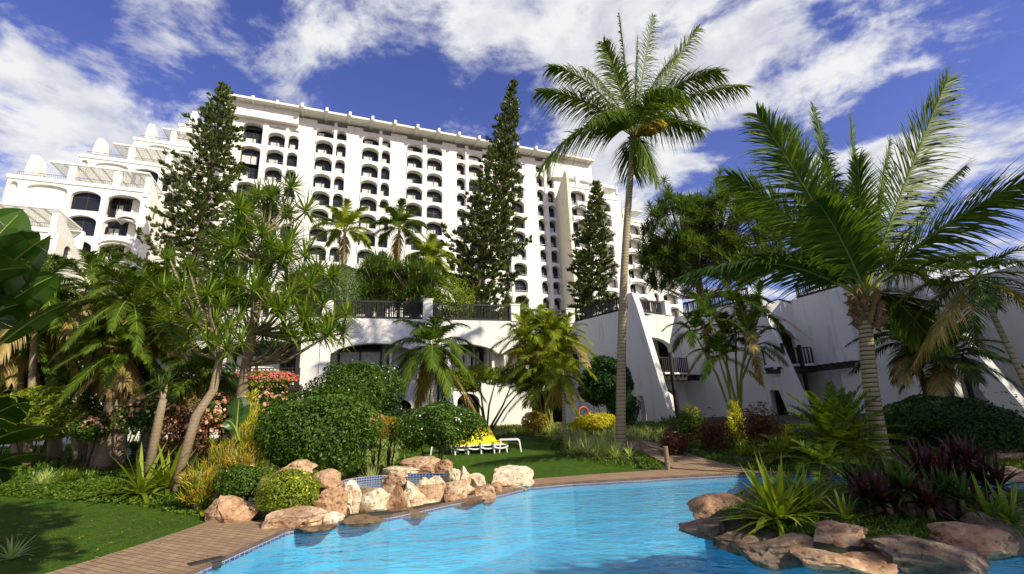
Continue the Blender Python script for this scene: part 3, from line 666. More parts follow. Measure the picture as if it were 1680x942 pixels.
# right wing: sawtooth of slanted buttress walls ------------------------
rwg = thing('garden_wing', (15, 30, 0.9), 'shaded white painted brick wing with slanted buttress walls and timber balconies', 'building')
WALLS = [((4.59, 34.78), (7.97, 30.29), (8.95, 29.0), (0.62, 0.14)), ((11.83, 34.38), (15.35, 29.33), (16.35, 27.9), (0.62, .14)), ((17.82, 30.23), (19.94, 23.52), (20.9, 20.5), (.62, .14)), ((25.2, 27.5), (26.6, 19.5), (27.4, 15.5), (.6, .1))]
for wi, (A, B, Cc, _) in enumerate(WALLS):
    fr = Fr(*A, B[0]-A[0], B[1]-A[1]); L = math.hypot(B[0]-A[0], B[1]-A[1]); Lb = math.hypot(Cc[0]-A[0], Cc[1]-A[1])
    b = MB(); zt = 8.2
    slope = (Lb-L)/(zt-0.9)
    xat = lambda z: L+(zt-z)*slope
    dw = {0: (L-.55, .5), 1: (L-.35, 1.05), 2: (L+.7, 1.5), 3: (L, 1)}[wi]
    d0, dwid = dw; zd = 2.62 if wi != 2 else 2.75
    # outline with a doorway notch whose right side follows the slant
    prof = [(0, 0), (d0, 0), (d0, zd-.1), (d0+.1, zd), (d0+dwid*.45, zd), (d0+dwid*.55, zd-.08), (d0+dwid+.15, 0.0), (xat(0), 0), (L, zt), (L-.3, zt+.02 if wi else zt+1.0), (L-.7, zt+.02 if wi else zt+1.0), (L-.75, zt), (0, zt)]
    prism(b, fr, prof, -.55, 0)
    b.build('buttress_wall', 'painted_brick', rwg)
    if wi < 3:
        # balcony front between this buttress and the next wall
        nx = WALLS[wi+1][0]; bx = (A[0]+(B[0]-A[0])*.80, A[1]+(B[1]-A[1])*.80)
        g = Fr(*bx, nx[0]-bx[0]+.0, nx[1]-bx[1]); LG = math.hypot(nx[0]-bx[0], nx[1]-bx[1])
        b = MB(); facade(b, g, 0, LG, 0, 8.2, [(.35, LG-(.9 if wi == 0 else .2), [(0, 3.15, 2.5), (4.1, 6.55, 5.8)])], -.4, 0)
        rect(b, g, 0, LG, -3, -1.9, 0, 8.0); rect(b, g, .1, LG-.1, -1.9, -.41, 3.6, 4.08); b.build('wall', 'painted_brick', rwg)
        b = MB(); window(b, g, .4, LG-(1.5 if wi == 0 else .6), -1.8, 4.1, 6.6, 2, 2, .2, .5 if wi == 0 else 0); b.build('window', WIN, rwg)
        b = MB(); window(b, g, .4, LG-(1.5 if wi == 0 else .6), -1.8, .9, 3.2, 2, 1, .15, 0); b.build('glass_door', WIN, rwg)
        re = LG-.6 if wi == 0 else LG+.2
        railing(rwg, g, .5, re, .8, 4.1, 5.1, 'dark_timber', .2, .06)
        b = MB(); rect(b, g, .4, re, .002, .95, 3.95, 4.1); b.build('balcony_floor', 'painted_brick', rwg)
        # pergola beam and posts in front
        b = MB(); LP = LG-.3 if wi == 0 else LG-.05
        rect(b, g, .3, LP, 1.2, 1.4, 3.55, 3.8)
        for i in range(int((LP-.4)/.45)): rect(b, g, .5+i*.45, .6+i*.45, .02, 1.6, 3.805, 3.92)
        b.build('pergola', 'dark_timber', rwg)
        b = MB(); s = LG*.42; rect(b, g, s-.09, s+.09, 1.38, 1.56, .7, 5.3); b.build('timber_post', 'dark_timber', rwg)
    if wi in (1, 2):
        # pergola hung along the buttress wall
        b = MB(); sa, sb = (.4, 1.6) if wi == 1 else (.3, 3.9)
        rect(b, fr, sa, sb, .75, .92, 3.55, 3.78)
        for i in range(int((sb-sa)/.4)+1): rect(b, fr, sa+i*.4, sa+i*.4+.1, .003, 1.1, 3.785, 3.9)
        b.build('pergola', 'dark_timber', rwg)
        if wi == 2: b = MB(); rect(b, fr, sa+.5, sa+.66, .93, 1.09, .7, 5.2); b.build('timber_post', 'dark_timber', rwg)
# shade over the garden comes from trees added beyond the right edge
# terrace fences --------------------------------------------------------
def fence(fr, s0, s1, d, z0, z1, label, slope=0):
    t = thing('timber_fence', fr.p((s0+s1)/2, d, z0), label, 'fence', 'dark timber fences along the terrace edge')
    b = MB()
    for zz_ in (z0+.12, z1-.06): prism(b, fr, [(s0, zz_-.06), (s1, zz_-.06+slope), (s1, zz_+.06+slope), (s0, zz_+.06)], d-.05, d+.05)
    b.build('rail', 'dark_timber', t)
    b = MB(); n = int((s1-s0)/.105)
    for i in range(n+1):
        s = s0+(s1-s0)*i/n+random.uniform(-.02, .02); h = random.uniform(-.03, .06); o = slope*i/n
        b.tube([fr.p(s, d+random.uniform(-.03, .03), z0+o), fr.p(s+random.uniform(-.03, .03), d, z1+h+o)], .034, 5)
    b.build('paling', 'dark_timber', t)
def pillar(fr, s, d, z0, z1, label):
    b = MB(); rect(b, fr, s-.32, s+.32, d-.3, d+.3, z0, z1); rect(b, fr, s-.36, s+.36, d-.34, d+.34, z1, z1+.08)
    c = fr.p(s, d, z0); o = b.build('fence_pillar', 'stucco', origin=c); tag(o, label, 'pillar', 'white pillars between the terrace fences')
fence(Cf, .7, 6.2, -.2, 8.15, 9.4, 'long dark timber fence on the terrace left of the second white pillar')
pillar(Cf, 6.55, -.2, 8.15, 9.5, 'white fence pillar second from the left above the drooping palm')
fence(Cf, 6.95, 12.3, -.2, 8.15, 9.35, 'dark timber fence below the big leaning conifer')
pillar(Cf, 12.7, -.2, 8.15, 9.3, 'white fence pillar right of the leaning conifer')
fence(Cf, 13.1, 16.5, -.2, 8.15, 9.1, 'see-through dark fence section left of the small conifer')
pillar(Cf, 16.9, -.2, 8.1, 9.1, 'white fence pillar at the inner corner below the small conifer')
W1 = Fr(4.59, 34.78, 3.38, -4.49)
fence(W1, .5, 4.75, -.28, 8.22, 9.2, 'dark timber fence climbing towards the tall palm trunk')
g0 = Fr(7.3, 31.2, 4.5, 3.2)
fence(g0, .55, 4.1, -.2, 8.22, 9.2, 'dark timber fence just right of the tall palm trunk')
pillar(g0, 4.6, -.2, 8.22, 9.2, 'white fence pillar at the right end of the balcony wall')
W2 = Fr(11.83, 34.38, 3.52, -5.05)
fence(W2, .5, 5.4, -.28, 8.22, 9.15, 'dark timber fence above the clump of slender palms')
W3 = Fr(17.82, 30.23, 2.12, -6.71)
fence(W3, .3, 6.5, -.28, 8.22, 9.1, 'dark timber fence behind the near palm crown')
fence(Fr(20.2, 24.4, 5, 3.1), .3, 5.0, -.28, 8.22, 9.1, 'dark timber fence above the shaded wall at far right')
# ============================================================ vegetation toolkit
def leafmat(name, c1, c2, trans=0.35, rough=0.4, spec=0.4, patch=0.35):
    c1 = tuple(x*1.15 for x in c1); c2 = tuple(min(.9, x*1.2) for x in c2)
    m, t, b, o = newmat(name); g = geo(t)
    f = t.noise(g.outputs['Position'], 1.7, 3)
    r = t.math('ADD', t.math('MULTIPLY', g.outputs['Random Per Island'], 1-patch), t.math('MULTIPLY', f, patch))
    col = t.ramp(r, [(0.15, c1), (0.8, c2)])
    t.l(col, b.inputs['Base Color']); b.inputs['Roughness'].default_value = rough; b.inputs['Specular IOR Level'].default_value = spec
    tr = t.n('ShaderNodeBsdfTranslucent')
    t.l(t.mix(1.0, col, (1.5, 1.45, 0.5), 'MULTIPLY'), tr.inputs[0])
    mx = t.n('ShaderNodeMixShader', ins={0: trans}); t.l(b.outputs[0], mx.inputs[1]); t.l(tr.outputs[0], mx.inputs[2]); t.l(mx.outputs[0], o.inputs[0])
leafmat('palm_leaf', (0.030, 0.070, 0.006), (0.120, 0.180, 0.016), rough=.5, spec=.18)
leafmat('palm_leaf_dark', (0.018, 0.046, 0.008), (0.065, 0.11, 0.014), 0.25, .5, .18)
leafmat('palm_leaf_light', (0.10, 0.15, 0.010), (0.30, 0.34, 0.025), 0.4, .5, .2)
leafmat('palm_leaf_dry', (0.20, 0.15, 0.05), (0.42, 0.31, 0.10), 0.3)
leafmat('pine_needle', (0.026, 0.048, 0.009), (0.110, 0.140, 0.022), 0.22)
leafmat('screw_leaf', (0.035, 0.085, 0.009), (0.19, 0.27, 0.026), 0.32)
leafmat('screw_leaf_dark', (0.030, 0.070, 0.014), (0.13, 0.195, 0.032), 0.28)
leafmat('shrub_leaf', (0.014, 0.048, 0.004), (0.085, 0.155, 0.010), 0.28, 0.45, 0.3)
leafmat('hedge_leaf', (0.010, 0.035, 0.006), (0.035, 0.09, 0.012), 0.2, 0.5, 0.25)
leafmat('light_leaf', (0.09, 0.145, 0.010), (0.27, 0.32, 0.02), 0.4)
leafmat('yellow_leaf', (0.32, 0.33, 0.015), (0.60, 0.52, 0.03), 0.4)
leafmat('croton_leaf', (0.16, 0.17, 0.02), (0.50, 0.33, 0.03), 0.35)
leafmat('red_leaf', (0.06, 0.028, 0.012), (0.17, 0.065, 0.025), 0.3)
leafmat('maroon_leaf', (0.014, 0.008, 0.007), (0.065, 0.012, 0.014), 0.2)
leafmat('salmon_bract', (0.55, 0.26, 0.15), (0.74, 0.47, 0.32), 0.35)
leafmat('pink_bract', (0.55, 0.06, 0.14), (0.80, 0.22, 0.22), 0.35)
leafmat('yellow_petal', (0.80, 0.62, 0.01), (0.90, 0.75, 0.02), 0.3)
leafmat('white_petal', (0.75, 0.75, 0.70), (0.85, 0.85, 0.80), 0.3)
leafmat('stripe_leaf', (0.20, 0.28, 0.06), (0.50, 0.55, 0.22), 0.35)
leafmat('grass_leaf', (0.040, 0.09, 0.006), (0.15, 0.21, 0.014), 0.35)
leafmat('agave_leaf', (0.05, 0.12, 0.06), (0.10, 0.20, 0.11), 0.2)
leafmat('banana_leaf', (0.014, 0.045, 0.006), (0.045, 0.10, 0.010), 0.25, 0.3, 0.5)
def barkmat(name, c, dark, sc=7.0, bump=0.8, axis_scale=1.0, ring=0.6):
    m, t, b, o = newmat(name); g = geo(t); p = g.outputs['Position']
    wv = t.n('ShaderNodeTexWave', wave_type='BANDS', bands_direction='Z', wave_profile='SAW', ins={'Scale': sc/6.28*1.0, 'Distortion': 1.2, 'Detail': 2, 'Detail Scale': 1.5}); t.l(p, wv.inputs[0])
    f = t.noise(p, 14, 6, 0.7); f2 = t.noise(p, 1.6, 4)
    k = t.math('ADD', t.math('MULTIPLY', wv.outputs['Fac'], ring), t.math('MULTIPLY', f, 1-ring))
    col = t.ramp(k, [(0.18, dark), (0.42, c), (0.8, tuple(min(1, x*1.25) for x in c))])
    t.l(t.mix(t.math('MULTIPLY', f2, 0.5), col, dark), b.inputs['Base Color']); b.inputs['Roughness'].default_value = 0.9; b.inputs['Specular IOR Level'].default_value = 0.2
    bp = t.n('ShaderNodeBump', ins={0: bump, 1: 0.03}); t.l(k, bp.inputs['Height']); t.l(bp.outputs[0], b.inputs['Normal'])
barkmat('palm_bark', (0.46, 0.37, 0.22), (0.12, 0.085, 0.045), 14)
barkmat('ringed_bark', (0.42, 0.36, 0.20), (0.05, 0.038, 0.02), 15, 1.0, ring=0.8)
barkmat('grey_bark', (0.30, 0.23, 0.15), (0.13, 0.095, 0.06), 22, 0.6, ring=0.35)
barkmat('dark_bark', (0.10, 0.075, 0.05), (0.03, 0.022, 0.015), 10, ring=0.2)
barkmat('fibre', (0.30, 0.18, 0.08), (0.07, 0.04, 0.02), 20, ring=0.2)
barkmat('stem_green', (0.26, 0.30, 0.06), (0.12, 0.15, 0.03), 4, 0.2, ring=0.1)
def nrm(a): return a/np.maximum(np.linalg.norm(a, axis=-1, keepdims=True), 1e-9)
UP = np.array([0, 0, 1.0])
def strips(mb, base, d, wv, L, wd, droop, segs=2, mi=0, taper=1.0, shape=None):
    """many leaf blades at once: base (n,3), direction d, width vector wv, length L, width wd, droop (m)"""
    n = len(base); L = np.broadcast_to(np.asarray(L, float), (n,)); wd = np.broadcast_to(np.asarray(wd, float), (n,)); droop = np.broadcast_to(np.asarray(droop, float), (n,))
    V = []; ts = np.linspace(0, 1, segs+1)
    for t in ts[:-1]:
        w_ = (shape(t) if shape else (0.55+0.45*math.sin(math.pi*min(1, t*1.3+.15)))) if t < 1 else 0
        c = base+d*(L*t)[:, None]-UP*(droop*L*t*t)[:, None]
        V += [c-wv*(wd*w_/2)[:, None], c+wv*(wd*w_/2)[:, None]]
    V.append(base+d*L[:, None]-UP*(droop*L)[:, None])
    k = len(V); A = np.stack(V, 1).reshape(-1, 3); k0 = len(mb.v)
    mb.v.extend(map(tuple, A.tolist()))
    for i in range(n):
        o = k0+i*k
        for s in range(segs-1): mb.f.append((o+2*s, o+2*s+1, o+2*s+3, o+2*s+2))
        mb.f.append((o+2*segs-2, o+2*segs-1, o+2*segs))
    mb.m.extend([mi]*(n*segs))
def frond(mb, B, tip, lift, leaf=0.8, n=55, w=0.045, roll=0.0, vee=0.25, droop=0.35, stem=0.035, mi=0, ms=1, start=0.16, fwd=(62, 25), drymi=None, jit=.05, tipmi=None):
    B = np.array(B, float); tip = np.array(tip, float); L = np.linalg.norm(tip-B)
    Cc = B+(tip-B)*0.45+UP*lift
    bez = lambda t: (1-t)[:, None]**2*B+2*((1-t)*t)[:, None]*Cc+(t**2)[:, None]*tip
    der = lambda t: 2*(1-t)[:, None]*(Cc-B)+2*t[:, None]*(tip-Cc)
    ts = np.linspace(0, 1, 10); pts = bez(ts)
    mb.tube([Vector(p) for p in pts], [stem*(1-.88*t) for t in ts], 5, ms, cap=False)
    t = np.linspace(start, 0.995, n); P_ = bez(t); Tn = nrm(der(t))
    ref = UP-Tn*(Tn@UP)[:, None]
    bad = np.linalg.norm(ref, axis=1) < 0.05
    N = nrm(ref); S = np.cross(Tn, N)
    cr, sr = math.cos(roll), math.sin(roll)
    S2 = S*cr+N*sr; N2 = N*cr-S*sr
    prof = np.clip(np.sin(np.pi*np.clip(0.10+0.86*t**.85, 0, 1))**0.5, 0.15, 1)*leaf
    ang = np.radians(fwd[0]+(fwd[1]-fwd[0])*t)
    for sg in (1, -1):
        a = ang+rng.normal(0, jit*1.4, n); v = vee+rng.normal(0, jit*2, n)
        d = nrm(Tn*np.cos(a)[:, None]+(S2*sg*np.cos(v)[:, None]+N2*np.sin(v)[:, None])*np.sin(a)[:, None])
        wv = nrm(Tn-d*np.sum(Tn*d, 1)[:, None])
        wv = nrm(wv+N2*0.3)
        strips(mb, P_, d, wv, prof*rng.uniform(.82, 1.08, n), w, droop*rng.uniform(.6, 1.3, n), 3, mi)
def tree_root(name, loc, label, cat, group=None): return thing(name, Vector(loc), label, cat, group)
def auto_palm(name, base, top, label, cat='palm tree', nf=18, L=2.6, leaf=.6, r0=.14, r1=.09, bark='palm_bark', leafm='palm_leaf', dry=2, nl=38, lean=None, skirt=False, group=None, w=.04, elev=(75, -35), wig=0.0, trunk_name='trunk', droopf=0.5, liftf=.25, ldroop=.4):
    t = tree_root(name, base, label, cat, group); base = Vector(base); top = Vector(top)
    b = MB(); n = 14; pts = []
    side = Vector((1, .3, 0))
    for i in range(n):
        q = i/(n-1); p = base.lerp(top, q)+side*wig*math.sin(math.pi*q); pts.append(p)
    pts[0] = pts[0]-Vector((0, 0, .2))
    b.tube(pts, [r0*1.2*(1-min(1, i/2.5)*.17) if i < 3 else r0+(r1-r0)*i/(n-1) for i in range(n)], 10); b.build(trunk_name, bark, t, smooth=True)
    b = MB(); cr = top
    for k in range(nf):
        az = k*2.39996+.3; q = (k+.5)/nf; el = R(elev[0]+(elev[1]-elev[0])*q**0.9+random.uniform(-6, 6)); Lk = L*random.uniform(.85, 1.08)*(.75 if q < .12 else 1)
        hx = math.cos(el); dz = math.sin(el)-droopf*(.3+.7*hx)
        tip = cr+Vector((math.cos(az)*hx*Lk, math.sin(az)*hx*Lk, dz*Lk))
        isdry = k >= nf-dry
        if isdry and skirt: tip = cr+(tip-cr)*.62
        frond(b, cr+Vector((math.cos(az)*.05, math.sin(az)*.05, -.1*q)), tip, L*liftf*(1 if not isdry else .3), leaf, nl, w, droop=ldroop if not isdry else .8, mi=2 if isdry else 0, stem=.022*L/2.6+.005)
    b.build('crown', [leafm, 'stem_green', 'palm_leaf_dry'], t)
    return t
def norfolk(label, base, top, rad, nlev=44, bend=None, open_=0.0, seed=1, group='tall conifers behind the terrace'):
    random.seed(seed); rg = np.random.default_rng(seed)
    t = tree_root('norfolk_pine', base, label, 'conifer', group); base = Vector(base); top = Vector(top)
    mid = bend or base.lerp(top, .5)
    pos = lambda q: base*(1-q)**2+(mid*2-(base+top)*.5)*2*q*(1-q)+top*q*q
    b = MB(); b.tube([pos(i/20) for i in range(21)], [.32*(1-.93*i/20) for i in range(21)], 8); b.build('trunk', 'dark_bark', t, smooth=True)
    b = MB()
    for l in range(nlev):
        q = .03+.96*(l/(nlev-1))**.9; c = pos(q); r = rad*(1-q)**.84*random.uniform(.75, 1.08)+.22
        nb = 6 if q < .9 else 5; off = l*.55+random.uniform(0, .5)
        for k in range(nb):
            if random.random() < open_*(1-q*.5): continue
            az = off+k*2*math.pi/nb+random.uniform(-.2, .2); rr = r*random.uniform(.55, 1.15)
            dirv = np.array([math.cos(az), math.sin(az), 0]); e0 = np.array(c)+UP*random.uniform(-.12, .12); tilt = random.uniform(-.08, .12)
            hz = lambda s: rr*(tilt*s-.12*np.sin(s*2.4)+.24*s*s)
            pts = [Vector(e0+dirv*rr*s_+UP*hz(s_)) for s_ in (0, .35, .7, 1)]
            b.tube(pts, [.05*rr/3+.012, .035*rr/3+.01, .025, .012], 4, 1, cap=False)
            nc = max(3, int(rr*4.6))
            for j in range(nc):                       # separate brushes of twigs along the branch, gaps between
                sc_ = .22+.78*(j+random.uniform(.1, .9))/nc; sd = np.array([-dirv[1], dirv[0], 0]); side = random.choice((-1, 1))*random.uniform(.2, 1)*(.16+.42*math.sin(sc_*3.0))*min(rr, 2.4)**.8
                cc = e0+dirv*(rr*sc_)+UP*hz(sc_)+sd*side; m_ = 15
                P_ = cc+rg.normal(0, .09, (m_, 3))*np.array([1, 1, .5])
                d = nrm(dirv*.55+UP*.7+sd*side*1.3+rg.normal(0, .33, (m_, 3))); wv = nrm(np.cross(d, rg.normal(0, 1, (m_, 3))))
                strips(b, P_, d, wv, rg.uniform(.26, .48, m_)*(.65+.35*(1-q)), .15, -.15, 2, 0)
    b.build('crown', ['pine_needle', 'dark_bark'], t); return t
def tuft(b, c, n, L, w, axis=(0, 0, 1), spread=(15, 100), droop=.3, mi=0, seg=3, jl=.25):
    c = np.array(c, float); ax = nrm(np.array(axis, float))
    az = np.arange(n)*2.39996+rng.uniform(0, 6); pol = np.radians(spread[0]+(spread[1]-spread[0])*((np.arange(n)+.5)/n)**.8+rng.normal(0, 5, n))
    a = nrm(np.cross(ax, [0.3, 0.8, .1])); bb = np.cross(ax, a)
    d = ax*np.cos(pol)[:, None]+(a*np.cos(az)[:, None]+bb*np.sin(az)[:, None])*np.sin(pol)[:, None]
    side = nrm(np.cross(d, UP+rng.normal(0, .05, (n, 3))))
    strips(b, np.repeat(c[None], n, 0)+d*.03, d, side, L*(1-rng.uniform(0, jl, n)), w, droop*rng.uniform(.5, 1.5, n)*np.sin(pol+.1), seg, mi, shape=lambda t: [.6, 1.0, .8, .5, .3][min(4, int(t*5))])
def leafcloud(b, c, rad, n, size, mi=0, lump=.18, seed=0, shell=.45, flat=0.0, up=.3, zmin=-.9, freq=2.2, aspect=.5):
    rg = np.random.default_rng(seed+5); c = np.array(c, float); rad = np.array(rad, float)
    d = nrm(rg.normal(0, 1, (n, 3))); d[:, 2] = np.where(d[:, 2] < zmin, -d[:, 2], d[:, 2])
    ph = rg.uniform(0, 6, (6,)); fr_ = rg.normal(0, freq, (6, 3))
    lumpv = sum(np.sin(d@fr_[i]*1.6+ph[i]) for i in range(6))/6
    r = (1-shell*rg.uniform(0, 1, n)**2.2)*(1+lump*lumpv*1.6)
    P_ = c+d*r[:, None]*rad
    nv = nrm(d+rg.normal(0, .55, (n, 3))+UP*up)
    L = nrm(np.cross(nv, rg.normal(0, 1, (n, 3)))); W = np.cross(nv, L)
    s = size*rg.uniform(.6, 1.25, n)
    V = np.stack([P_-L*(s/2)[:, None], P_+W*(s*aspect/2)[:, None]+nv*(s*.1)[:, None], P_+L*(s/2)[:, None], P_-W*(s*aspect/2)[:, None]+nv*(s*.1)[:, None]], 1).reshape(-1, 3)
    k0 = len(b.v); b.v.extend(map(tuple, V.tolist()))
    b.f.extend([(k0+4*i, k0+4*i+1, k0+4*i+2, k0+4*i+3) for i in range(n)]); b.m.extend([mi]*n)
def shrub(name, base, rad, label, cat='shrub', n=7000, size=.09, leafm='shrub_leaf', zc=None, flowers=None, stems=6, seed=0, group=None, lump=.16, fl_n=60, fl_size=.07, stemr=.03, core=True, aspect=.5, fpart='blossom', shell=.45):
    base = Vector(base); t = tree_root(name, base, label, cat, group); zc = zc if zc is not None else rad[2]*.95
    c = base+Vector((0, 0, zc)); b = MB(); leafcloud(b, c, rad, n, size, seed=seed, lump=lump, aspect=aspect, shell=shell)
    leafcloud(b, c, [x*1.05 for x in rad], n//16, size, seed=seed+11, lump=lump*2.0, aspect=aspect, shell=.25, up=.8)
    b.build('foliage', leafm, t)
    rr = random.Random(seed); 
    for i in range(min(stems, 5)):
        b = MB(); a = rr.uniform(0, 6.28); q = c+Vector((math.cos(a)*rad[0]*.55, math.sin(a)*rad[1]*.55, -rad[2]*.1)); p0 = base+Vector((math.cos(a)*rad[0]*.15, math.sin(a)*rad[1]*.15, -.08))
        b.tube([p0, p0.lerp(q, .5)+Vector((rr.uniform(-.08, .08), rr.uniform(-.08, .08), .03)), q], [stemr, stemr*.8, stemr*.4], 5); b.build('stem', 'dark_bark', t)
    if flowers:
        b = MB(); leafcloud(b, c, [x*1.03 for x in rad], fl_n, fl_size, seed=seed+3, lump=lump, shell=.06, zmin=-.2, aspect=.9); f = b.build(fpart, flowers, t)
        if fl_n > 25: f['kind'] = 'stuff'
    return t
def rosette(name, base, n, L, w, label, cat='plant', leafm='grass_leaf', spread=(8, 85), droop=.35, heads=1, rad=.2, group=None, stem=0, seg=4):
    t = tree_root(name, base, label, cat, group); b = MB(); base = Vector(base)
    for k in range(heads):
        a = k*2.4; r = rad*math.sqrt(k/max(1, heads)); c = base+Vector((math.cos(a)*r, math.sin(a)*r, stem*(0.8+.4*random.random())))
        tuft(b, c, n, L*random.uniform(.85, 1.1), w, (random.uniform(-.12, .12), random.uniform(-.12, .12), 1), spread, droop, 0, seg)
        if stem: 
            s = MB(); s.tube([c-Vector((0, 0, stem*1.2+.1)), c], [.05, .035], 6); s.build('stem', 'grey_bark', t)
    b.build('leaves', leafm, t); return t
def scatter_xy(poly, n, rg=None):
    xs = [p[0] for p in poly]; ys = [p[1] for p in poly]; out = []
    while len(out) < n:
        x = random.uniform(min(xs), max(xs)); y = random.uniform(min(ys), max(ys))
        if inpoly(x, y, poly): out.append((x, y))
    return out
def cover(name, poly, n, L, w, mats, label, cat='ground cover', zf=gz, blades=5, spread=(5, 60), droop=.4, zoff=0, lab=True):
    """uncountable low planting: one object"""
    b = MB(); P_ = np.array([(x, y, zf(x, y)+zoff) for x, y in scatter_xy(poly, n)]); m = len(P_)
    ids = rng.integers(0, len(mats), m)
    for k in range(blades):
        az = rng.uniform(0, 6.28, m); pol = np.radians(rng.uniform(*spread, m))
        d = np.stack([np.cos(az)*np.sin(pol), np.sin(az)*np.sin(pol), np.cos(pol)], 1); side = nrm(np.cross(d, UP+rng.normal(0, .3, (m, 3))))
        for q in range(len(mats)):
            s = ids == q
            if s.any(): strips(b, P_[s]-UP*.02, d[s], side[s], L*rng.uniform(.6, 1.2, s.sum()), w, droop, 3, q)
    o = b.build(name, mats); tag(o, label, cat, kind='stuff'); return o
def rock(label, c, dims, seed, mat='rock_tan', rz=0, group=None, rough=.10, cuts=13, name='rock', sub=4):
    rr = random.Random(seed); bm = bmesh.new(); bmesh.ops.create_icosphere(bm, subdivisions=sub, radius=1)
    pl = [(Vector((rr.gauss(0, 1), rr.gauss(0, 1), rr.gauss(0, .8))).normalized(), rr.uniform(.48, .84)) for i in range(cuts)]
    s = Vector((seed*3.1, seed*1.7, 0)); mx_ = Vector((0, 0, 0))
    for v in bm.verts:
        p = v.co.copy()
        for nn, dd in pl:
            k = p.dot(nn)-dd
            if k > 0: p -= nn*k*.98
        dn = v.co
        p += dn*(noise.fractal(p*2.1+s, .9, 2.1, 6)*rough*.8)
        lay = noise.noise(Vector((p.x*1.5, p.y*1.5, p.z*6))+s); p += dn*lay*rough*.55
        q = noise.noise(p*2.6+s*2); q2 = noise.noise(p*5.3-s); p -= dn*(max(0, .07-abs(q))*1.5+max(0, .05-abs(q2))*.8)
        v.co = p
        for a_ in range(3): mx_[a_] = max(mx_[a_], abs(p[a_]))
    me = bpy.data.meshes.new(name)
    mtx = Matrix.Rotation(rz, 3, 'Z')@Matrix.Diagonal((dims[0]/2/mx_.x, dims[1]/2/mx_.y, dims[2]/2/mx_.z))
    for v in bm.verts:
        v.co = mtx@v.co
        if c.z < .6: v.co.z = max(v.co.z, -.13-c.z)
    bm.to_mesh(me); bm.free(); me.materials.append(MATS[mat]); me.polygons.foreach_set('use_smooth', [True]*len(me.polygons))
    try: me.set_sharp_from_angle(angle=R(17))
    except Exception: pass
    o = link(bpy.data.objects.new(name, me)); o.location = c; tag(o, label, 'rock', group); return o
def rpx(x0, x1, y0, y1, label, mat='rock_tan', Y=None, depth=1.0, seed=None, base=None, rough=.10, sub=4, hz=1.0, **k):
    ex = .12*(x1-x0) if x0 > 1120 and y1 > 810 else 0; x0 -= ex; x1 += ex; y0 -= ex*.35
    seed = seed or int(x0*7+y0); cx_ = (x0+x1)/2
    if Y is None: Y = atz(cx_, y1, -0.06 if base is None else base).y
    sc = np.linalg.norm([1]) * Y/(FPX*(_f[1]))  # metres per pixel near that distance
    wdt = (x1-x0)*sc*(1.06 if x0 < 520 else 1.16); hgt = (y1-y0)*sc*(1.2 if x0 < 520 else 1.42)
    dp = max(wdt*.75*depth, hgt*.6); c = aty(cx_, (y0+y1)/2+(y1-y0)*(.10 if x0 < 520 or x0 > 900 else .2), Y+dp*(.45 if mat == 'rock_wet' else .18))
    return rock(label, c, (wdt, dp, hgt*hz), seed, mat, random.uniform(-.15, .15), rough=rough, sub=sub, **k)
def banana_leaf(b, B, tip, lift, w, roll=0, splits=5, mi=0, ms=1):
    B = np.array(B, float); tip = np.array(tip, float); Cc = B+(tip-B)*.5+UP*lift; n = 26
    t = np.linspace(0, 1, n); bz = (1-t)[:, None]**2*B+2*((1-t)*t)[:, None]*Cc+(t**2)[:, None]*tip; T_ = nrm(2*(1-t)[:, None]*(Cc-B)+2*t[:, None]*(tip-Cc))
    N = nrm(UP-T_*(T_@UP)[:, None]); S = np.cross(T_, N); S2 = S*math.cos(roll)+N*math.sin(roll); N2 = N*math.cos(roll)-S*math.sin(roll)
    b.tube([Vector(p) for p in bz], [.03*(1-.8*q) for q in t], 5, ms, cap=False)
    ss = (t > .22); idx = np.where(ss)[0]
    prof = np.sin(np.pi*np.clip((t-.2)/.8, 0, 1)**.75)**.6*w/2
    for sg in (1, -1):
        k = idx[0]
        while k < n-2:
            m = min(n-1, k+random.randint(2, 7)); fold = random.uniform(.05, .35); g = random.uniform(-.05, .1)
            V = []; F = []
            for j in range(k, m+1):
                for q in (0, .5, 1.0): V.append(bz[j]+(S2[j]*sg*q+N2[j]*(q*.35-q*q*(.35+fold)))*prof[j]+T_[j]*q*(.18*w+g*(1 if j == m else 0))*.7)
            for j in range(m-k):
                for q in range(2): F.append((j*3+q, j*3+q+1, j*3+q+4, j*3+q+3))
            b.np(np.array(V), F, mi); k = m

def spiky(name, base, rad, h, label, cat='shrub', n=900, L=.35, w=.018, leafm='yellow_leaf', seed=0, group=None, leaf2=None):
    """upright shrub of thin forking twigs"""
    rg = np.random.default_rng(seed); t = tree_root(name, base, label, cat, group); b = MB(); base = np.array(base, float)
    for q, lm in enumerate([leafm]+([leaf2] if leaf2 else [])):
        m = n if q == 0 else n//2
        nb = 26; br = nrm(np.stack([rg.normal(0, .55, nb), rg.normal(0, .55, nb), rg.uniform(.5, 1.2, nb)], 1)); ln = rg.uniform(.45, 1, nb)
        ids = rg.integers(0, nb, m); s = rg.uniform(.25, 1, m)**.7
        P_ = base+br[ids]*(ln[ids]*s)[:, None]*np.array([rad*1.6, rad*1.6, h])+rg.normal(0, .035, (m, 3))
        d = nrm(br[ids]*.8+UP*.5+rg.normal(0, .45, (m, 3))); sd = nrm(np.cross(d, rg.normal(0, 1, (m, 3))))
        strips(b, P_, d, sd, L*rg.uniform(.5, 1.1, m), w, .15, 2, q)
    b.build('foliage', [leafm]+([leaf2] if leaf2 else []), t)
    c = MB()
    for k in range(5):
        a = k*1.26; c.tube([Vector(base)-Vector((0, 0, .1)), Vector(base)+Vector((math.cos(a)*rad*.7, math.sin(a)*rad*.7, h*.75))], [.025, .01], 5)
    c.build('twigs', 'grey_bark', t); return t
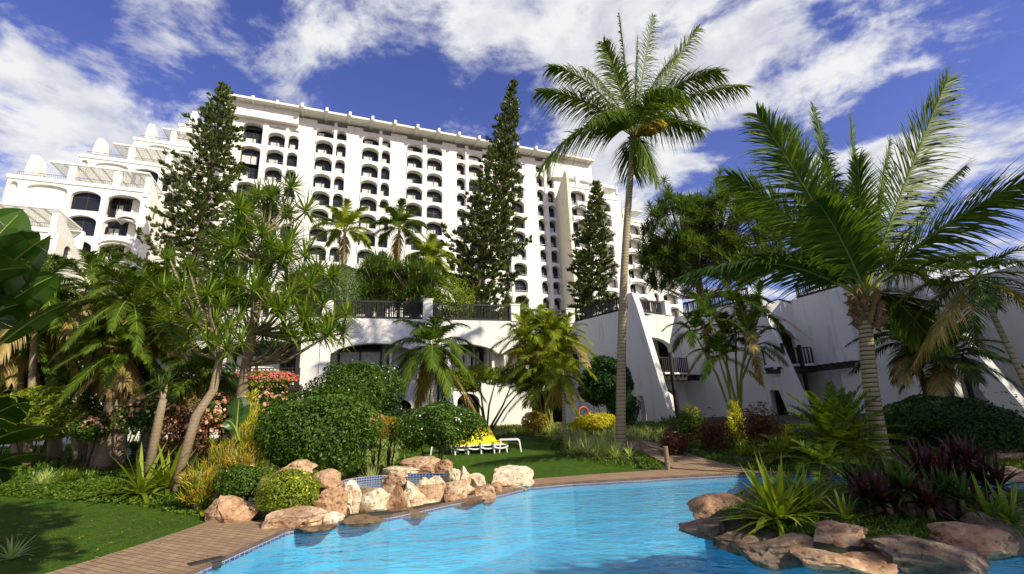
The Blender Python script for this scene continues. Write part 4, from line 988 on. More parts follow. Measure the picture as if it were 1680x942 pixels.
# ============================================================ trees
bg_g = 'tall conifers behind the terrace'
def nf(label, top, basepx, midpx, Y, rad, **k):
    b = aty(basepx[0], basepx[1], Y); b.z = TERR; tp = aty(top[0], top[1], Y); md = aty(midpx[0], midpx[1], Y)
    return norfolk(label, b, tp, rad, bend=md, **k)
nf('broad dark conifer at left between the stepped wing and the tower', (367, 138), (296, 560), (343, 300), 42, 6.6, seed=3, nlev=36, open_=.16)
nf('tallest leaning conifer in front of the middle of the tower', (843, 133), (768, 560), (808, 335), 40, 4.6, seed=5, nlev=42, open_=.1)
nf('smallest slim conifer in front of the right end of the tower', (979, 300), (962, 560), (972, 420), 46, 3.6, seed=8, nlev=30, open_=.1)
# tall coconut palm
bp_ = atg(1018, 738); top_ = aty(1040, 222, bp_.y+.6)
t = tree_root('coconut_palm', bp_, 'tallest coconut palm with a long bare trunk rising above the roofs', 'palm tree')
b = MB(); pts = []; N_ = 46
for i in range(N_):
    q = i/(N_-1); px_ = 1018+(1040-1018)*q+(-9*math.sin(math.pi*q)); 
    p = bp_.lerp(top_, q); p.x += -.28*math.sin(math.pi*q)*.6; pts.append(p)
pts[0].z -= .2
b.tube(pts, [(.26 if i == 0 else .215 if i == 1 else .20-.07*i/N_)+(.006 if i % 2 else 0) for i in range(N_)], 14); b.build('trunk', 'palm_bark', t, smooth=True)
for (x, y, dy, lift, roll) in [(1016, 24, -.8, .3, 1.3), (1072, 26, .5, .4, 1.5), (1046, 62, 1.6, .2, 1.2), (1146, 46, -.3, .5, .9), (1182, 118, -1.2, 1.5, .4), (1222, 142, .4, 1.2, .25), (1150, 212, 1.0, 1.0, .1), (1078, 296, -.8, .9, .2), (902, 110, .3, 1.6, -.3), (884, 150, -.8, 1.1, -.25), (884, 278, -1.4, 2.1, -.2), (958, 112, 2.2, 1.2, -.4), (1112, 92, 2.4, 1.3, .5), (990, 70, -2.2, .8, -.9), (1120, 150, -3.2, 1.6, .3), (965, 200, -3.6, 1.3, -.2), (1040, 285, 2.0, 1.0, 0), (985, 190, 3.5, 1.2, 0), (1110, 200, 3.5, 1.2, 0)]:
    b = MB(); tp = aty(x, y, top_.y+dy); frond(b, top_+Vector((0, 0, -.1)), tp, lift*1.25, leaf=1.5, n=105, w=.058, roll=roll, droop=.62, stem=.045, vee=-.05, start=.13, fwd=(64, 30), jit=.09); b.build('frond', ['palm_leaf', 'stem_green'], t)
b = MB()
for k in range(16):
    a = k*2.4; b.tube([top_+Vector((0, 0, -.65+.03*k)), top_+Vector((math.cos(a)*.3, math.sin(a)*.3, -.2+.02*k))], [.10, .03], 5)
b.build('fibre', 'fibre', t)
for (x, y) in ((1078, 207), (1062, 214)):
    b = MB(); c = aty(x, y, top_.y-.5); leafcloud(b, c, (.42, .3, .22), 240, .3, seed=x); b.build('fruit_stalk', 'croton_leaf', t)
# near coconut palm at right
bp2 = atg(1449, 762); print('NEARPALM', bp2); top2 = aty(1418, 492, bp2.y+.1)
t = tree_root('coconut_palm', bp2, 'stout ringed coconut palm near the pool at right with huge fronds', 'palm tree')
b = MB(); pts = []; rr_ = []; N_ = 64
for i in range(N_):
    q = i/(N_-1); p = bp2.lerp(top2, q); p.x -= .10*math.sin(math.pi*q); pts.append(p)
    rr_.append(((12.6-3.4*q**.8)*bp2.y/FPX)+(random.uniform(.002, .008) if i % 3 == 0 else 0)+(.04 if i < 3 else 0))
pts[0].z -= .2
b.tube(pts, rr_, 18); b.build('trunk', 'ringed_bark', t, smooth=True)
T2 = [(1556, 128, -.8, .3, 1.25, 1.15), (1243, 188, -.9, .8, -.85, 1.0), (1292, 205, 1.0, .5, -1.0, .95), (1196, 288, .6, 1.1, -.35, .9), (1396, 196, .8, .3, 1.3, .85), (1408, 262, -1.3, .3, 1.3, .8), (1584, 272, .8, .7, .6, .9), (1122, 452, -1.6, 1.5, -.1, .95), (1760, 262, -3.2, .9, .4, 1.1), (1335, 175, 2.0, .6, -1.2, .9), (1528, 560, .6, 1.3, .1, .8), (1275, 360, 1.6, .6, -.6, .9), (1500, 300, 1.8, .4, .9, .8), (1228, 420, 1.3, .9, -.2, .8), (1340, 330, -2.2, .9, -.5, .85), (1600, 420, 1.6, .9, .4, .8), (1460, 230, 1.4, .3, 1.2, .8), (1330, 420, 2.4, .8, -.2, .7)]
for (x, y, dy, lift, roll, lf) in T2:
    b = MB(); tp = aty(x, y, top2.y+dy); frond(b, top2+Vector((random.uniform(-.08, .08), -.05, random.uniform(-.1, .1))), tp, lift, leaf=lf*1.75*bp2.y/14, n=125, w=.06*bp2.y/14+.006, roll=roll, droop=.34, stem=.05*bp2.y/14, vee=.03, start=.16, fwd=(62, 26), jit=.07); b.build('frond', ['palm_leaf' if x % 3 else 'palm_leaf_dark', 'stem_green'], t)
b = MB()
for k in range(34):
    a = k*2.4; z = -.95+.03*k; r = .26
    p0 = top2+Vector((math.cos(a)*r*.8, math.sin(a)*r*.8, z)); p1 = p0+Vector((math.cos(a)*.22, math.sin(a)*.22, .28)); p2 = p1+Vector((math.cos(a)*.12, math.sin(a)*.12, random.uniform(-.25, .15)))
    b.tube([p0, p1, p2], [.09, .06, .015], 5)
b.build('fibre', 'fibre', t)
# slender palm leaning at the far right edge
p0 = aty(1712, 655, 13.2); p0.z = gz(p0.x, p0.y); 
auto_palm('slender_palm', p0, aty(1598, 452, 13.0), 'slender leaning palm crossing the shaded wall at the far right edge', nf=20, L=2.3, leaf=.7, r0=.085, r1=.06, leafm='palm_leaf_dark', bark='palm_bark', dry=3, elev=(50, -35))
# dark palms behind
for (bx, by, tx, ty, Y, L, lab) in ((1525, 650, 1494, 560, 18.5, 2.3, 'dark feathery palm with a leaning trunk left of the shaded doorway'), (1556, 665, 1552, 585, 17.5, 1.9, 'shorter dark feathery palm beside the shaded doorway')):
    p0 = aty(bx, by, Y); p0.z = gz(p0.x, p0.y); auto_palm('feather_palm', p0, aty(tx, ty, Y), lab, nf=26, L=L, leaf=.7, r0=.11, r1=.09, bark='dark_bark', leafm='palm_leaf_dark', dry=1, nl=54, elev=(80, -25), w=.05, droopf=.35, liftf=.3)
# two little coconut palms on the terrace, and a yellowish one
for (x, y, by, Y, L, lm, lab) in ((566, 378, 470, 37, 2.9, 'palm_leaf_light', 'yellow-green young coconut palm on the terrace, left of a similar darker one'), (655, 374, 470, 38, 2.9, 'palm_leaf', 'darker young coconut palm standing on the terrace in front of the tower'), (706, 425, 480, 35, 2.1, 'palm_leaf_light', 'low yellowish palm between the terrace fence and the leaning conifer')):
    p0 = aty(x, by, Y); p0.z = TERR; auto_palm('young_coconut_palm', p0, aty(x, y, Y), lab, nf=20, L=L, leaf=.9, r0=.15, r1=.12, leafm=lm, dry=1, nl=46, w=.07, elev=(82, -25), droopf=.25, liftf=.35, ldroop=.45)
# drooping palm in front of the low building
p0 = atg(708, 700); p0 = aty(708, 690, 25); p0.z = gz(p0.x, p0.y)
auto_palm('drooping_palm', p0, aty(709, 570, 25), 'feathery palm with drooping fronds in front of the white pool building', nf=28, L=3.0, leaf=.85, r0=.13, r1=.10, dry=2, nl=64, w=.05, elev=(72, -55), droopf=.45, liftf=.35, ldroop=.5)
# clumps of slender palms
def clump(label, base, crowns, Y, L, leafm, nfr=9, leaf=.45, dry=1, bark='stem_green', r=.06, cat='palm clump'):
    t = tree_root('clumping_palm', base, label, cat); 
    for i, (x, y, dy) in enumerate(crowns):
        tp = aty(x, y, Y+dy); b = MB(); q = Vector(base)+Vector((random.uniform(-.35, .35), random.uniform(-.3, .3), -.1))
        mid = q.lerp(tp, .5)+Vector(((q.x-tp.x)*.12, 0, .2)); b.tube([q, q.lerp(mid, .5), mid, mid.lerp(tp, .55), tp], [r*1.2, r, r*.9, r*.8, r*.6], 7); b.build('stem', bark, t, smooth=True)
        b = MB(); lz = math.atan2(tp.y-base[1], tp.x-base[0])
        for k in range(nfr):
            az = k*2.4+i; el = R(78-95*(k+.5)/nfr); Lk = L*random.uniform(.8, 1.1)
            tip = tp+Vector((math.cos(az)*math.cos(el)*Lk, math.sin(az)*math.cos(el)*Lk, math.sin(el)*Lk-.45*Lk*math.cos(el)))
            frond(b, tp, tip, L*.4, leaf, 44, .05, droop=.4, stem=.018, mi=2 if k >= nfr-dry else 0, vee=.3)
        b.build('crown', [leafm, 'stem_green', 'palm_leaf_dry'], t)
    return t
b_ = aty(1212, 700, 24.0); b_.z = gz(b_.x, b_.y)
clump('clump of slender green-stemmed palms against the slanted white walls', b_, [(1140, 548, .3), (1165, 530, -.6), (1190, 560, .5), (1206, 505, 0), (1226, 545, -.5), (1245, 520, .4), (1180, 590, -.8), (1236, 575, .2)], 24.0, 2.1, 'palm_leaf', 9, .6)
b_ = aty(898, 700, 26.0); b_.z = gz(b_.x, b_.y)
clump('bushy palm clump with bright drooping fronds at the inner corner of the building', b_, [(862, 560, 0), (885, 548, .6), (905, 556, -.4), (925, 562, .3), (875, 600, -.8), (900, 610, -1), (918, 590, -.3), (888, 640, -1)], 26.0, 2.0, 'palm_leaf_light', 15, .72)
p0 = aty(926, 712, 22.0); p0.z = gz(p0.x, p0.y)
auto_palm('fan_palm', p0, aty(923, 612, 22.0), 'small palm with a thin pale trunk standing left of the yellow shrub', nf=20, L=1.25, leaf=.55, r0=.09, r1=.07, dry=3, nl=26, w=.045, leafm='palm_leaf_light', elev=(80, -60), droopf=.3)
# feathery light tree
t0 = aty(800, 705, 26); t0.z = gz(t0.x, t0.y)
t = tree_root('small_tree', t0, 'small airy light-green tree with thin dark branches left of the palm clump', 'tree')
cs = [(752, 622, .9), (785, 612, .8), (815, 618, .8), (845, 616, .75), (735, 618, .6), (860, 632, .6), (770, 632, .6)]
b = MB()
for (x, y, r) in cs: b.tube([t0+Vector((random.uniform(-.1, .1), 0, 0)), t0.lerp(aty(x, y, 26), .45)+Vector((random.uniform(-.2, .2), 0, .1)), aty(x, y, 26)], [.07, .05, .02], 5)
b.build('trunk', 'dark_bark', t)
b = MB()
for i, (x, y, r) in enumerate(cs): leafcloud(b, aty(x, y, 26), (r*1.15, r, r*.6), 2400, .17, seed=i, lump=.3, aspect=.25, shell=.8, zmin=-1)
b.build('crown', 'light_leaf', t)
# screw pines (pandanus)
def screwpine(label, base, trunkpts, tufts, n, L, w, leafm='screw_leaf', r=.16, bark='grey_bark', hub=None, group=None, spread=(10, 112), droop=.28, name='screw_pine', br=.035):
    t = tree_root(name, base, label, 'screw pine', group)
    b = MB(); pts = [Vector(base)-Vector((0, 0, .2))]+[Vector(p) for p in trunkpts]; m = len(pts)
    b.tube(pts, [r*(1-.45*i/m) for i in range(m)], 10); b.build('trunk', bark, t, smooth=True)
    hubs = pts[1:]
    b = MB(); c = MB()
    for p in tufts:
        p = Vector(p); h = min(hubs, key=lambda q: (q-p).length+(.8 if q.z > p.z else 0)); 
        mid = h.lerp(p, .5)+Vector((0, 0, -.12*(p-h).length)); b.tube([h, mid, p], [br*1.6, br*1.2, br*.8], 5, cap=False)
        ax = (p-h).normalized()*.5+Vector((0, 0, .9)); tuft(c, p, n, L*random.uniform(.85, 1.12), w, ax, spread, droop, 0, 4)
    b.build('branches', bark, t, smooth=True); c.build('crown', leafm, t); return t
Yp = 15.5
def P_(x, y, Y): return aty(x, y, Y)
tb = P_(396, 650, Yp); 
tf = [(445, 325, 0), (412, 345, .5), (470, 352, .6), (392, 385, 0), (430, 385, -.5), (478, 392, .1), (372, 425, -.6), (412, 430, .6), (455, 425, -.3), (500, 420, .4), (388, 470, -.3), (428, 468, -.8), (470, 462, .5), (508, 470, -.2), (360, 500, .4), (404, 508, -.4), (448, 505, -.9), (490, 512, .2), (530, 502, .3), (465, 545, -.6), (512, 548, 0), (432, 548, .5), (538, 540, .5), (350, 455, .2), (522, 445, .6), (400, 355, -.3)]
g0_ = atg(392, 700)
screwpine('tall many-headed screw pine left of centre with a bare grey trunk', Vector((tb.x-.15, Yp, gz(tb.x, Yp))), [P_(404, 600, Yp), P_(414, 545, Yp), P_(424, 490, Yp), P_(436, 430, Yp), P_(440, 380, Yp)], [P_(x, y, Yp+d) for x, y, d in tf+[(x+random.uniform(-38, 38), y+random.uniform(-24, 34), d+random.uniform(-.7, .7)) for x, y, d in tf+tf]], 50, .92, .058, r=.17, droop=.14, spread=(8, 118))
Yq = 13.5
tf = [(300, 470, .3), (335, 492, -.2), (275, 505, .5), (318, 530, -.5), (352, 530, .2), (378, 545, .4), (340, 560, -.4), (290, 545, .3), (262, 480, .6), (310, 440, .7), (365, 505, .9), (395, 560, 0)]
tb = aty(290, 760, 12.6); tb.z = gz(tb.x, tb.y)
screwpine('leaning screw pine with its trunk slanting right beside the drooping date palms', tb, [aty(322, 682, tb.y+.3), aty(350, 640, tb.y+.5), aty(360, 590, tb.y+.6), aty(350, 540, tb.y+.6)], [P_(x, y, tb.y+.5+d) for x, y, d in tf+[(x+random.uniform(-34, 34), y+random.uniform(-24, 24), d+random.uniform(-.5, .5)) for x, y, d in tf]], 44, .72, .048, 'screw_leaf', r=.13, droop=.16)
tb = aty(244, 760, 12.9); tb.z = gz(tb.x, tb.y)
screwpine('short spiky dracaena on a leaning trunk in front of the salmon flowers', tb, [aty(262, 680, tb.y), aty(268, 655, tb.y)], [P_(262, 640, tb.y), P_(275, 628, tb.y+.1)], 46, .6, .035, 'screw_leaf_dark', r=.12, spread=(5, 115), droop=.15, name='dracaena')
# the broad screw pine behind the right wing
Ys = 36
random.seed(4)
tfs = []
for (cx_, cy_, rx, ry, nn) in ((1110, 385, 60, 74, 260), (1200, 385, 80, 84, 400), (1160, 435, 98, 50, 230), (1085, 435, 40, 45, 110)):
    cc = P_(cx_, cy_, Ys); k = Ys/FPX*1.0
    for i in range(nn):
        d = Vector((random.gauss(0, 1), random.gauss(0, 1), random.gauss(0, 1))).normalized(); r = random.uniform(.62, 1.04)
        if d.y > .45: continue
        tfs.append(cc+Vector((d.x*rx*k, d.y*rx*k*.9, d.z*ry*k))*r)
tfs += [P_(1090, 297, Ys), P_(1182, 284, Ys), P_(1176, 300, Ys), P_(1096, 312, Ys), P_(1186, 306, Ys)]
q = P_(1150, 520, Ys); q.z = TERR
screwpine('very broad dense screw pine rising behind the right wing', q, [P_(1150, 490, Ys), P_(1145, 450, Ys), P_(1120, 400, Ys), P_(1180, 390, Ys)], tfs, 30, .92, .085, 'screw_leaf_dark', r=.3, spread=(10, 110), droop=.2, br=.02)
# long-leaved shrubs on the terrace
for (x, y, rx, ry, nn, Y, lm, lab) in ((560, 468, 34, 30, 0, 33.5, 'screw_leaf_dark', ''), (622, 468, 36, 46, 150, 34, 'screw_leaf_dark', 'upright long-leaved dragon tree behind the first fence'), (678, 472, 48, 42, 170, 33.5, 'screw_leaf_dark', 'wide long-leaved dragon tree behind the first fence pillar'), (505, 470, 24, 34, 50, 33.5, 'screw_leaf_dark', 'long-leaved dragon tree at the left end of the terrace')):
    if nn:
        tf = []
        for i in range(nn):
            a = random.uniform(0, 6.28); r = math.sqrt(random.random()); tf.append(P_(x+rx*r*math.cos(a), y+ry*r*math.sin(a), Y+random.uniform(-1, 1)))
        q = P_(x, 540, Y); q.z = TERR; screwpine(lab, q, [P_(x, 505, Y), P_(x, 480, Y)], tf, 24, 1.1, .07, lm, r=.15, name='dragon_tree', spread=(8, 95))
q = P_(560, 520, 33.5); q.z = TERR
shrub('round_shrub', q, (1.7, 1.6, 1.9), 'large rounded grey-green shrub behind the left end of the terrace fence', n=14000, size=.26, leafm='screw_leaf_dark', seed=44, aspect=.16, zc=2.6)
q = P_(735, 500, 33.5); q.z = TERR; shrub('round_shrub', q, (2.0, 1.6, 1.7), 'low bright shrub behind the terrace fence beside the leaning conifer', n=5000, size=.14, leafm='light_leaf', seed=45)
q = P_(846, 525, 35.5); q.z = TERR; shrub('round_shrub', q, (1.2, .9, .95), 'small light shrub poking above the fence right of the leaning conifer', n=3000, size=.14, leafm='light_leaf', seed=46)
q = P_(1020, 525, 33.5); q.z = TERR
# date palms at left with brown skirts
def datepalm(label, basepx, toppx, Y, L, nfr, seed, r=.2, skirt=8):
    random.seed(seed); p0 = atg(*basepx) if Y is None else aty(*basepx, Y); Y_ = p0.y; p0.z = gz(p0.x, p0.y)
    tp = aty(*toppx, Y_+.3); r = r*52*Y_/FPX; t = auto_palm('date_palm', p0, tp, label, nf=nfr, L=L, leaf=.55, r0=r, r1=r*.85, bark='grey_bark', leafm='palm_leaf', dry=skirt, skirt=True, nl=80, w=.034, elev=(78, -62), droopf=.5, liftf=.38, ldroop=.25)
    b = MB(); leafcloud(b, tp+Vector((0, 0, -.35)), (.35, .35, .5), 500, .22, seed=seed, shell=.8); b.build('fibre', 'fibre', t); return t
datepalm('date palm with a thick pale trunk and brown drooping skirt at left', (166, 770), (203, 578), None, 2.0, 40, 3, .25, 9)
datepalm('date palm further back with long straw-coloured skirt left of the screw pines', (258, 725), (288, 545), None, 2.0, 40, 4, .15, 12)
datepalm('date palm at far left behind the broad dark leaves', (95, 735), (78, 525), 20, 2.2, 36, 5, .16, 10)
datepalm('date palm low at the left with a green crown against the stepped wing', (205, 700), (215, 500), 17.5, 2.7, 42, 6, .16, 6)
datepalm('small date palm at the left edge behind the pool loungers', (40, 720), (30, 560), 19, 2.7, 38, 7, .15, 8)
# bare cut trunks beside the thick date palm
t = tree_root('bare_trunk', atg(128, 762), 'stubby bare trunk with a long leaning limb left of the thick date palm', 'tree trunk')
p0 = atg(128, 762); b = MB(); b.tube([p0-Vector((0, 0, .1)), aty(124, 710, p0.y), aty(118, 680, p0.y)], [.13, .14, .19], 10); b.build('trunk', 'grey_bark', t, smooth=True)
b = MB(); b.tube([aty(62, 718, p0.y+.2), aty(115, 685, p0.y), aty(168, 672, p0.y+.05)], [.10, .12, .13], 8); b.build('limb', 'grey_bark', t, smooth=True)
o = MB(); p0 = atg(148, 762); o.tube([p0-Vector((0, 0, .1)), aty(150, 695, p0.y)], [.10, .09], 8); o = o.build('bare_trunk', 'grey_bark', origin=p0, smooth=True); tag(o, 'thin bare stump rising close beside the thick date palm trunk', 'tree trunk')
# banana-like plants at the left edge
def banana(label, leaves, Y, base):
    t = tree_root('banana_plant', base, label, 'banana plant')
    for (x0, y0, x1, y1, w_, roll, dy) in leaves:
        b = MB(); banana_leaf(b, aty(x0, y0, Y), aty(x1, y1, Y+dy), .25, w_, roll); b.build('leaf', ['banana_leaf', 'stem_green'], t)
        s = MB(); s.tube([Vector(base), Vector(base).lerp(aty(x0, y0, Y), .5)+Vector((-.05, 0, 0)), aty(x0, y0, Y)], [.05, .035, .025], 6); s.build('stalk', 'stem_green', t)
banana('huge dark paddle leaves hanging into the upper left edge', [(-70, 520, 72, 392, .8, .9, -.2), (-90, 500, 30, 352, .85, 1.2, .4), (-60, 560, 84, 455, .75, .5, .3), (-80, 480, 40, 440, .8, .7, -.5), (-70, 560, 30, 500, .8, .6, .2), (-40, 600, 104, 500, .6, .3, .6)], 7.6, Vector((aty(-70, 700, 7.6).x, 7.6, .2)))
banana('dark paddle-leaved plant low at the left edge beside the lawn', [(-60, 750, 80, 700, .6, .4, 0), (-60, 790, 68, 745, .55, .3, -.3), (-70, 730, 40, 660, .65, .7, .2), (-80, 800, 20, 770, .6, .9, -.2)], 8.2, Vector((aty(-80, 830, 8.2).x, 8.2, .1)))
banana('upright green paddle leaf between the salmon shrubs', [(386, 720, 392, 655, .55, 1.5, 0), (392, 722, 372, 690, .4, .7, -.1)], 12.6, atg(388, 745))
# ============================================================ shrubs and flowers
def sh(name, px_, rad, Y, label, **k):
    p = aty(px_[0], px_[1], Y); p.z = k.pop('z0', None) or gz(p.x, p.y); zc = aty(px_[0], px_[1], Y).z-p.z; return shrub(name, p, rad, label, zc=zc, **k)
sh('gardenia_shrub', (520, 708), (1.45, 1.1, .98), 12.6, 'largest dense dark-green dome shrub behind the yellow flowers', n=15000, size=.10, seed=1, lump=.28)
sh('gardenia_shrub', (586, 640), (1.55, 1.1, .88), 17.2, 'dense dark-green shrub dotted with white blossom under the arched window', n=13000, size=.11, seed=2, lump=.26, flowers='white_petal', fl_n=80, fl_size=.065)
sh('gardenia_shrub', (716, 700), (1.2, 1.0, .66), 14.8, 'umbrella-shaped clipped shrub on bare stems beside the yellow loungers', n=13000, size=.09, seed=3, lump=.28, flowers='white_petal', fl_n=70, fl_size=.06, stems=5)
sh('yellow_shrub', (638, 702), (.45, .35, .36), 16.0, 'golden fine-leaved shrub between the two dark domes', n=2600, size=.08, leafm='croton_leaf', seed=4, aspect=.3)
sh('salmon_shrub', (618, 692), (.3, .3, .26), 16.3, 'small salmon-leaved shrub touching the golden shrub', n=800, size=.10, leafm='salmon_bract', seed=5)
sh('flowering_shrub', (474, 808), (.58, .42, .42), 9.9, 'low bush full of yellow flowers between the pool rocks', n=4200, size=.065, seed=6, flowers='yellow_petal', fl_n=90, fl_size=.045, leafm='light_leaf')
sh('flowering_shrub', (395, 790), (.50, .4, .32), 10.8, 'low bush with tiny white flowers left of the yellow-flowered bush', n=3200, size=.07, seed=7, flowers='white_petal', fl_n=30, fl_size=.03)
for i, (x, y, r, Y, lab) in enumerate([(232, 668, .62, 15.2, 'salmon-bracted shrub just right of the thick date palm trunk'), (312, 690, .72, 14.6, 'salmon-bracted shrub behind the leaning trunk of the screw pine'), (358, 668, .62, 16.2, 'tall salmon-bracted shrub left of the upright paddle leaf'), (436, 662, .72, 15.6, 'salmon-bracted shrub under the flowering balcony'), (275, 655, .6, 16.8, 'salmon-bracted shrub furthest back among the palm trunks'), (145, 690, .5, 16.5, 'salmon-bracted shrub glimpsed left of the thick date palm trunk')]):
    sh('mussaenda_shrub', (x, y+14), (r*1.05, r*.9, r*.85), Y, lab, n=2400, size=.13, leafm='shrub_leaf' if i != 1 else 'red_leaf', seed=20+i, flowers='salmon_bract', fl_n=230, fl_size=.13, group='salmon-bracted shrubs', lump=.5, shell=.8)
for i, (x, y, r, Y, lab) in enumerate([(409, 650, .42, 13.8, 'yellow pencil-leaved shrub beside the grey screw pine trunk'), (402, 700, .55, 13.0, 'taller straggly yellow-green shrub right of the upright paddle leaf'), (365, 745, .5, 12.0, 'golden straggly shrub above the tan boulder'), (330, 790, .45, 10.9, 'golden straggly shrub left of the tan boulder'), (400, 755, .4, 11.6, 'orange-tinged croton shrub near the blue-green agave')]):
    p = aty(x, y, Y); zt_ = aty(x, y-34, Y).z; p.z = gz(p.x, p.y); spiky('pencil_shrub', p, r*.8, max(.5, zt_-p.z), lab, n=1100, L=.24, w=.02, leafm='yellow_leaf' if i < 2 else 'croton_leaf', leaf2='light_leaf', seed=30+i, group='yellow pencil shrubs')
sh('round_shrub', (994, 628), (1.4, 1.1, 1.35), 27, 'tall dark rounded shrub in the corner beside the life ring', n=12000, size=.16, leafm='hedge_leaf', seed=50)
sh('round_shrub', (1022, 668), (.8, .7, .95), 26, 'smaller dark shrub behind the base of the tall palm', n=5000, size=.13, leafm='hedge_leaf', seed=51)
sh('yellow_shrub', (978, 694), (1.05, .7, .42), 24.5, 'low bright yellow shrub left of the tall palm trunk', n=5000, size=.12, leafm='yellow_leaf', seed=52)
sh('yellow_shrub', (878, 690), (.6, .4, .45), 24.5, 'yellow-tipped shrub at the foot of the bushy palm clump', n=1500, size=.14, leafm='croton_leaf', seed=53)
for i, (x, y, r, Y, lm, lab) in enumerate([(1129, 668, .42, 21, 'yellow_leaf', 'yellow-topped pencil shrub against the slanted buttress'), (1206, 692, .45, 19, 'yellow_leaf', 'yellow-green shrub before the clump of slender palms'), (1205, 668, .3, 21, 'yellow_leaf', 'smaller yellow tip shrub behind the yellow-green shrub'), (1128, 698, .62, 20, 'shrub_leaf', 'leafy green shrub under the yellow-topped pencil shrub'), (1108, 727, .38, 18, 'red_leaf', 'little reddish shrub beside the brick path'), (1168, 712, .55, 18.5, 'red_leaf', 'reddish-brown shrub in the middle of the right bed'), (1246, 702, .6, 17, 'red_leaf', 'reddish-brown shrub left of the bright fern'), (1300, 712, .4, 15.5, 'yellow_leaf', 'lime shrub beside the cycad')]):
    if lm in ('yellow_leaf',):
        p = aty(x, y, Y); zt_ = aty(x, y-16, Y).z; p.z = gz(p.x, p.y); spiky('croton_shrub', p, r*.8, max(.5, zt_-p.z), lab, n=900, L=.28, w=.035, leafm=lm, leaf2='light_leaf', seed=60+i, group='mixed crotons in the right bed')
    else: sh('croton_shrub', (x, y), (r*1.1, r, r*1.0), Y, lab, n=2000, size=.15, leafm=lm, seed=60+i, aspect=.3, shell=.9, lump=.5, group='mixed crotons in the right bed')
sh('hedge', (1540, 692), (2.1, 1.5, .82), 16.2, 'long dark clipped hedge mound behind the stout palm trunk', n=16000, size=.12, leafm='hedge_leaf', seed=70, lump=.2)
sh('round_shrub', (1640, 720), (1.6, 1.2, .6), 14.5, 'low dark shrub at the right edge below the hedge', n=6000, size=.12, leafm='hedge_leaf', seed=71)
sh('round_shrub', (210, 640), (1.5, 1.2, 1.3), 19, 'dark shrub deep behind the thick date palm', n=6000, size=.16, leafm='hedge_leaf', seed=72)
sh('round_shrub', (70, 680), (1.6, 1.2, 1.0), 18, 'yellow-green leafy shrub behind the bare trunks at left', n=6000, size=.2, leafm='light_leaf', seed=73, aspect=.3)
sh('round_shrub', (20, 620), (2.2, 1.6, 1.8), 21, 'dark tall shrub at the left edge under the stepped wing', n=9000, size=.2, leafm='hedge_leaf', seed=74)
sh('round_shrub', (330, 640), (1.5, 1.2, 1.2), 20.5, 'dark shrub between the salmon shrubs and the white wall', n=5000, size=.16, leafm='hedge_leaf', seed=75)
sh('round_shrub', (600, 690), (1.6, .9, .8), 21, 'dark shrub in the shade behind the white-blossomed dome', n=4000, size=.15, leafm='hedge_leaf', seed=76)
sh('round_shrub', (120, 590), (2.0, 1.5, 1.9), 23, 'green tree-like shrub between the far left date palms', n=8000, size=.22, leafm='shrub_leaf', seed=77)
# bougainvillea on the balcony of the left building
bq = Lf.p(10.6, .9, 4.35)
t = shrub('bougainvillea', Vector((bq.x, bq.y, 3.95)), (2.3, .5, .55), 'pink bougainvillea spilling over the timber balcony at left', zc=.3, n=5000, size=.13, leafm='light_leaf', seed=80, flowers='pink_bract', fl_n=900, fl_size=.13, stems=0)
# cycad, ferns
def cycad(name, base, n, L, label, leafm='palm_leaf', leaf=.22, el=(80, 5), droopf=.2, w=.03, nl=48, stem=.25):
    t = tree_root(name, base, label, 'cycad' if name == 'cycad' else 'fern'); base = Vector(base); c = base+Vector((0, 0, stem)); b = MB()
    for k in range(n):
        az = k*2.39996; e = R(el[0]+(el[1]-el[0])*(k+.5)/n); Lk = L*random.uniform(.85, 1.1)
        tip = c+Vector((math.cos(az)*math.cos(e)*Lk, math.sin(az)*math.cos(e)*Lk, math.sin(e)*Lk-droopf*Lk*math.cos(e)))
        frond(b, c, tip, L*.2, leaf, nl, w, droop=.05, stem=.018, vee=.35, fwd=(75, 45), start=.12)
    b.build('crown', [leafm, 'stem_green'], t)
    s = MB(); s.tube([base-Vector((0, 0, .1)), c+Vector((0, 0, .05))], [.2, .16], 10); s.build('trunk', 'dark_bark', t)
q = aty(1378, 735, 13.8); q.z = gz(q.x, q.y); cycad('cycad', q, 54, 1.85, 'big dark cycad with stiff radiating fronds left of the stout palm trunk', 'palm_leaf', stem=.55, leaf=.32, w=.042, el=(76, -18), droopf=.25, nl=52)
q = aty(1290, 735, 14.8); q.z = gz(q.x, q.y); cycad('fern', q, 22, 1.1, 'bright green fern left of the cycad', 'palm_leaf_light', leaf=.3, el=(60, -5), droopf=.5, nl=34, w=.04)
q = aty(1345, 740, 12.6); q.z = gz(q.x, q.y); cycad('fern', q, 24, 1.05, 'dark low fern under the cycad', 'palm_leaf', leaf=.26, el=(60, -5), droopf=.5, nl=30, w=.035)
# rosettes
def ros(name, px_, n, L, w_, label, Y=None, dz=0, **k):
    p = atg(*px_) if Y is None else aty(*px_, Y)
    if Y is not None: p.z = gz(p.x, p.y)
    p.z += dz; return rosette(name, p, n, L, w_, label, **k)
ros('sword_plant', (230, 812), 38, 1.55, .11, 'big bright green sword-leaved plant on the left lawn edge', leafm='light_leaf', spread=(18, 84), droop=.36)
ros('sword_plant', (274, 803), 38, 1.5, .11, 'second bright sword-leaved plant leaning right on the left lawn edge', leafm='light_leaf', spread=(15, 80), droop=.36)
ros('sword_plant', (188, 815), 22, .65, .05, 'small dark sword-leaved plant at the foot of the big bright one', leafm='grass_leaf')
ros('yucca', (200, 740), 60, .95, .04, 'dark spiky yucca just right of the thick date palm trunk', leafm='screw_leaf_dark', spread=(5, 110), droop=.1, stem=.5)
ros('yucca', (218, 752), 50, .8, .04, 'shorter spiky yucca leaning right beside the thick date palm', leafm='palm_leaf_dark', spread=(5, 100), droop=.1, stem=.3)
